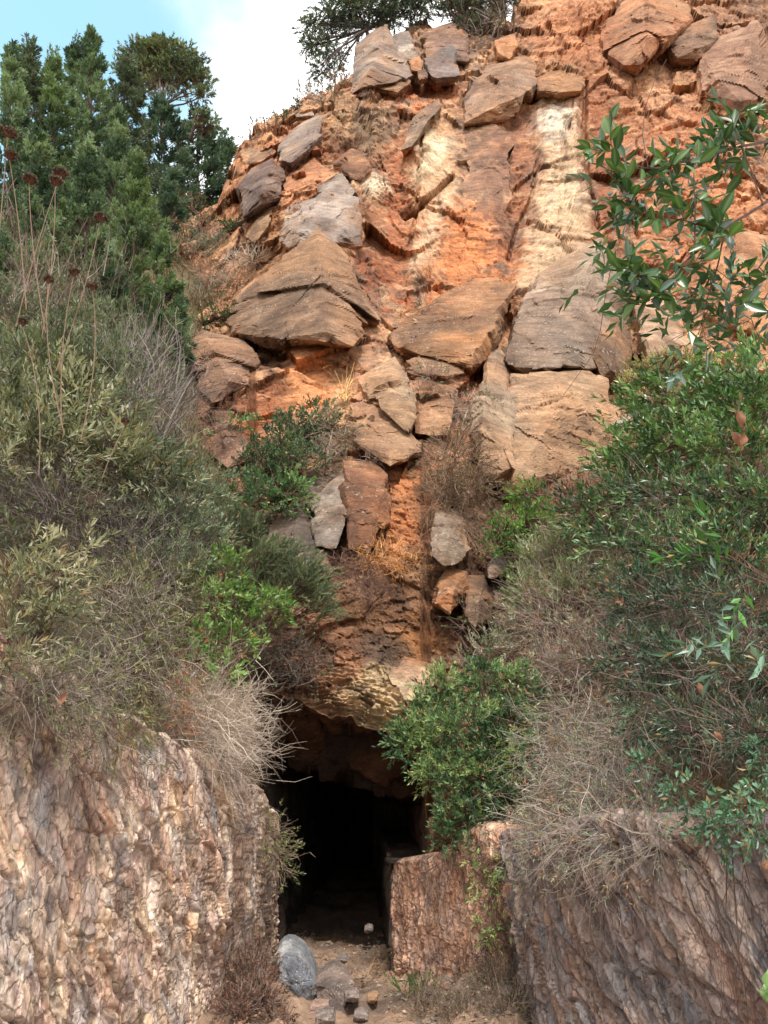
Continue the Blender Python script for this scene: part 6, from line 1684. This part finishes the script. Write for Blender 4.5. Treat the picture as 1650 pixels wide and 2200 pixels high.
# the smaller leaves further back on the same branch, too many to tell apart
k2 = vr.integers(0, nS, 170)
p2 = pts[k2, vr.integers(0, 5, 170)] + np.stack([vr.normal(size=170) * .03, np.abs(vr.normal(size=170)) * .06 + .02, vr.normal(size=170) * .03], -1)
V, Fc, Cc = join(shoot_leaves(p2, norm(vr.normal(size=(170, 3)) * .6 + np.array([-.4, 0, .1])), np.full(170, 60 * mB), 4, np.full(170, 38 * mB), np.full(170, 14 * mB), pcol([(62, 96, 56), (82, 116, 70), (96, 124, 110)], 170), .9))
child('small_leaves', V, Fc, Cc, M_GLOSS, nb, kind='stuff')
# thin arching canes in front of the cliff
for lab, q in [('thin bare cane arching in front of the orange cliff, upper right', [(1392, 360, 2.3), (1380, 290, 2.3), (1386, 230, 2.35), (1408, 170, 2.4), (1432, 128, 2.45)]),
               ('long thin cane hanging in front of the tall grey block', [(1375, 450, 2.3), (1335, 510, 2.3), (1312, 580, 2.3), (1300, 640, 2.35), (1290, 710, 2.4), (1275, 760, 2.4), (1210, 850, 2.5)])]:
    p = np.array([at(*a) for a in q])
    t = thing('cane', lab, 'cane', p[0], 'thin bare canes')
    tb = tubes(p[None], (np.linspace(1, .5, len(p)) * 1.3 * mB)[None], lin((92, 62, 54))[None])
    child('stem', tb[0], [tb[1]], tb[2], M_TWIG, t)

# ------------------------------------------------------------------ litter and gravel on the passage floor
n = 2600
gx_ = vr.uniform(-1.2, 1.3, n); gy_ = vr.uniform(5.6, 10.5, n)
edge = vr.random(n) < .45
gx_[edge] = np.where(vr.random(edge.sum()) < .5, -1.12 + np.abs(vr.normal(size=edge.sum())) * .18, np.interp(gy_[edge], [5.6, 6.6, 8.2], [1.05, .9, .02]) - np.abs(vr.normal(size=edge.sum())) * .22)
Pg = np.stack([gx_, gy_, np.zeros(n)], -1)
gz = 0.05 * worley(Pg * 3.2 + [0, 0, .5], 800, 1.0)[0] + 0.02 * worley(Pg * 9 + [0, 0, .5], 820, 1.0)[0] + 0.07 * fbm(Pg * 1.3, 5, 830) + np.exp(-((gx_ - 0.75) / 0.45) ** 2 - ((gy_ - 6.5) / 0.8) ** 2) * 0.22 + np.exp(-((gx_ + 1.0) / 0.35) ** 2 - ((gy_ - 7.2) / 1.0) ** 2) * 0.25 + np.clip(6.5 - gy_, 0, 10) * -0.03
Pg[:, 2] = gz
r_ = 0.012 * np.exp(vr.normal(size=n) * .55)
oct_ = np.array([[1, 0, 0], [-1, 0, 0], [0, 1, 0], [0, -1, 0], [0, 0, .7], [0, 0, -.7]], float)
Vv = Pg[:, None] + (oct_[None] + vr.normal(size=(n, 6, 3)) * .22) * r_[:, None, None] * vr.uniform(.6, 1.4, (n, 1, 3))
fo = np.array([[0, 2, 4], [2, 1, 4], [1, 3, 4], [3, 0, 4], [2, 0, 5], [1, 2, 5], [3, 1, 5], [0, 3, 5]])
Fo = (np.arange(n)[:, None, None] * 6 + fo[None]).reshape(-1, 3)
me = mk_mesh('gravel', Vv.reshape(-1, 3), [Fo], np.repeat(pcol([(150, 134, 120), (128, 116, 108), (172, 150, 128), (140, 104, 82)], n, .2), 6, 0))
link('gravel', me, M_GREY, kind='stuff')
n = 1500
k = vr.integers(0, 2600, n)
p = Pg[k] + vr.normal(size=(n, 3)) * [.08, .12, 0] + [0, 0, .015]
V, Fc, Cc = leaves(p, norm(vr.normal(size=(n, 3)) * [1, 1, .25]), norm(UP + vr.normal(size=(n, 3)) * .4), vr.uniform(.02, .06, n), vr.uniform(.008, .022, n), pcol([(132, 100, 78), (112, 88, 72), (156, 126, 96), (96, 84, 66)], n, .25))
link('leaf_litter', mk_mesh('leaf_litter', V, [Fc], Cc), M_DRY, kind='stuff')



def undergrowth(name, fn, u0, u1, v0, v1, n, hgt, pal, ok):
    """low dry grass and herbs, too many to count"""
    u = vr.uniform(u0, u1, n); v = vr.uniform(v0, v1, n)
    k = ok(u, v); u, v = u[k], v[k]; n = len(u)
    P = at(u, v, fn(u, v) * .997)
    m = mpp(u, v, fn(u, v))
    tone = fbm(P * 1.1, 3, 12)
    sel = np.clip(((tone * 1.2 + .5 + vr.normal(size=n) * .2) * len(pal)).astype(int), 0, len(pal) - 1)
    D = norm(UP * 1.0 + np.array([0, -.35, 0]) + vr.normal(size=(n, 3)) * .5)
    V, Fc, Cc = leaves(P, D, norm(vr.normal(size=(n, 3)) + np.array([0, -1, 0])), hgt * m * vr.uniform(.5, 1.5, n), m * vr.uniform(1.6, 3.6, n), pcol(pal, n, .25, sel), .5)
    link(name, mk_mesh(name, V, [Fc], Cc), M_DRY, kind='stuff')


UG = [(104, 96, 70), (132, 118, 88), (158, 138, 108), (112, 116, 80), (92, 100, 68), (140, 108, 86)]
undergrowth('slope_undergrowth', leftY, -400, 556, 430, 1480, 40000, 17, UG, lambda u, v: (u > 300) | (v > 900) | (u < -60))
undergrowth('bank_undergrowth', rightY, 1085, 2300, 865, 1790, 36000, 18, UG, lambda u, v: u > 0)
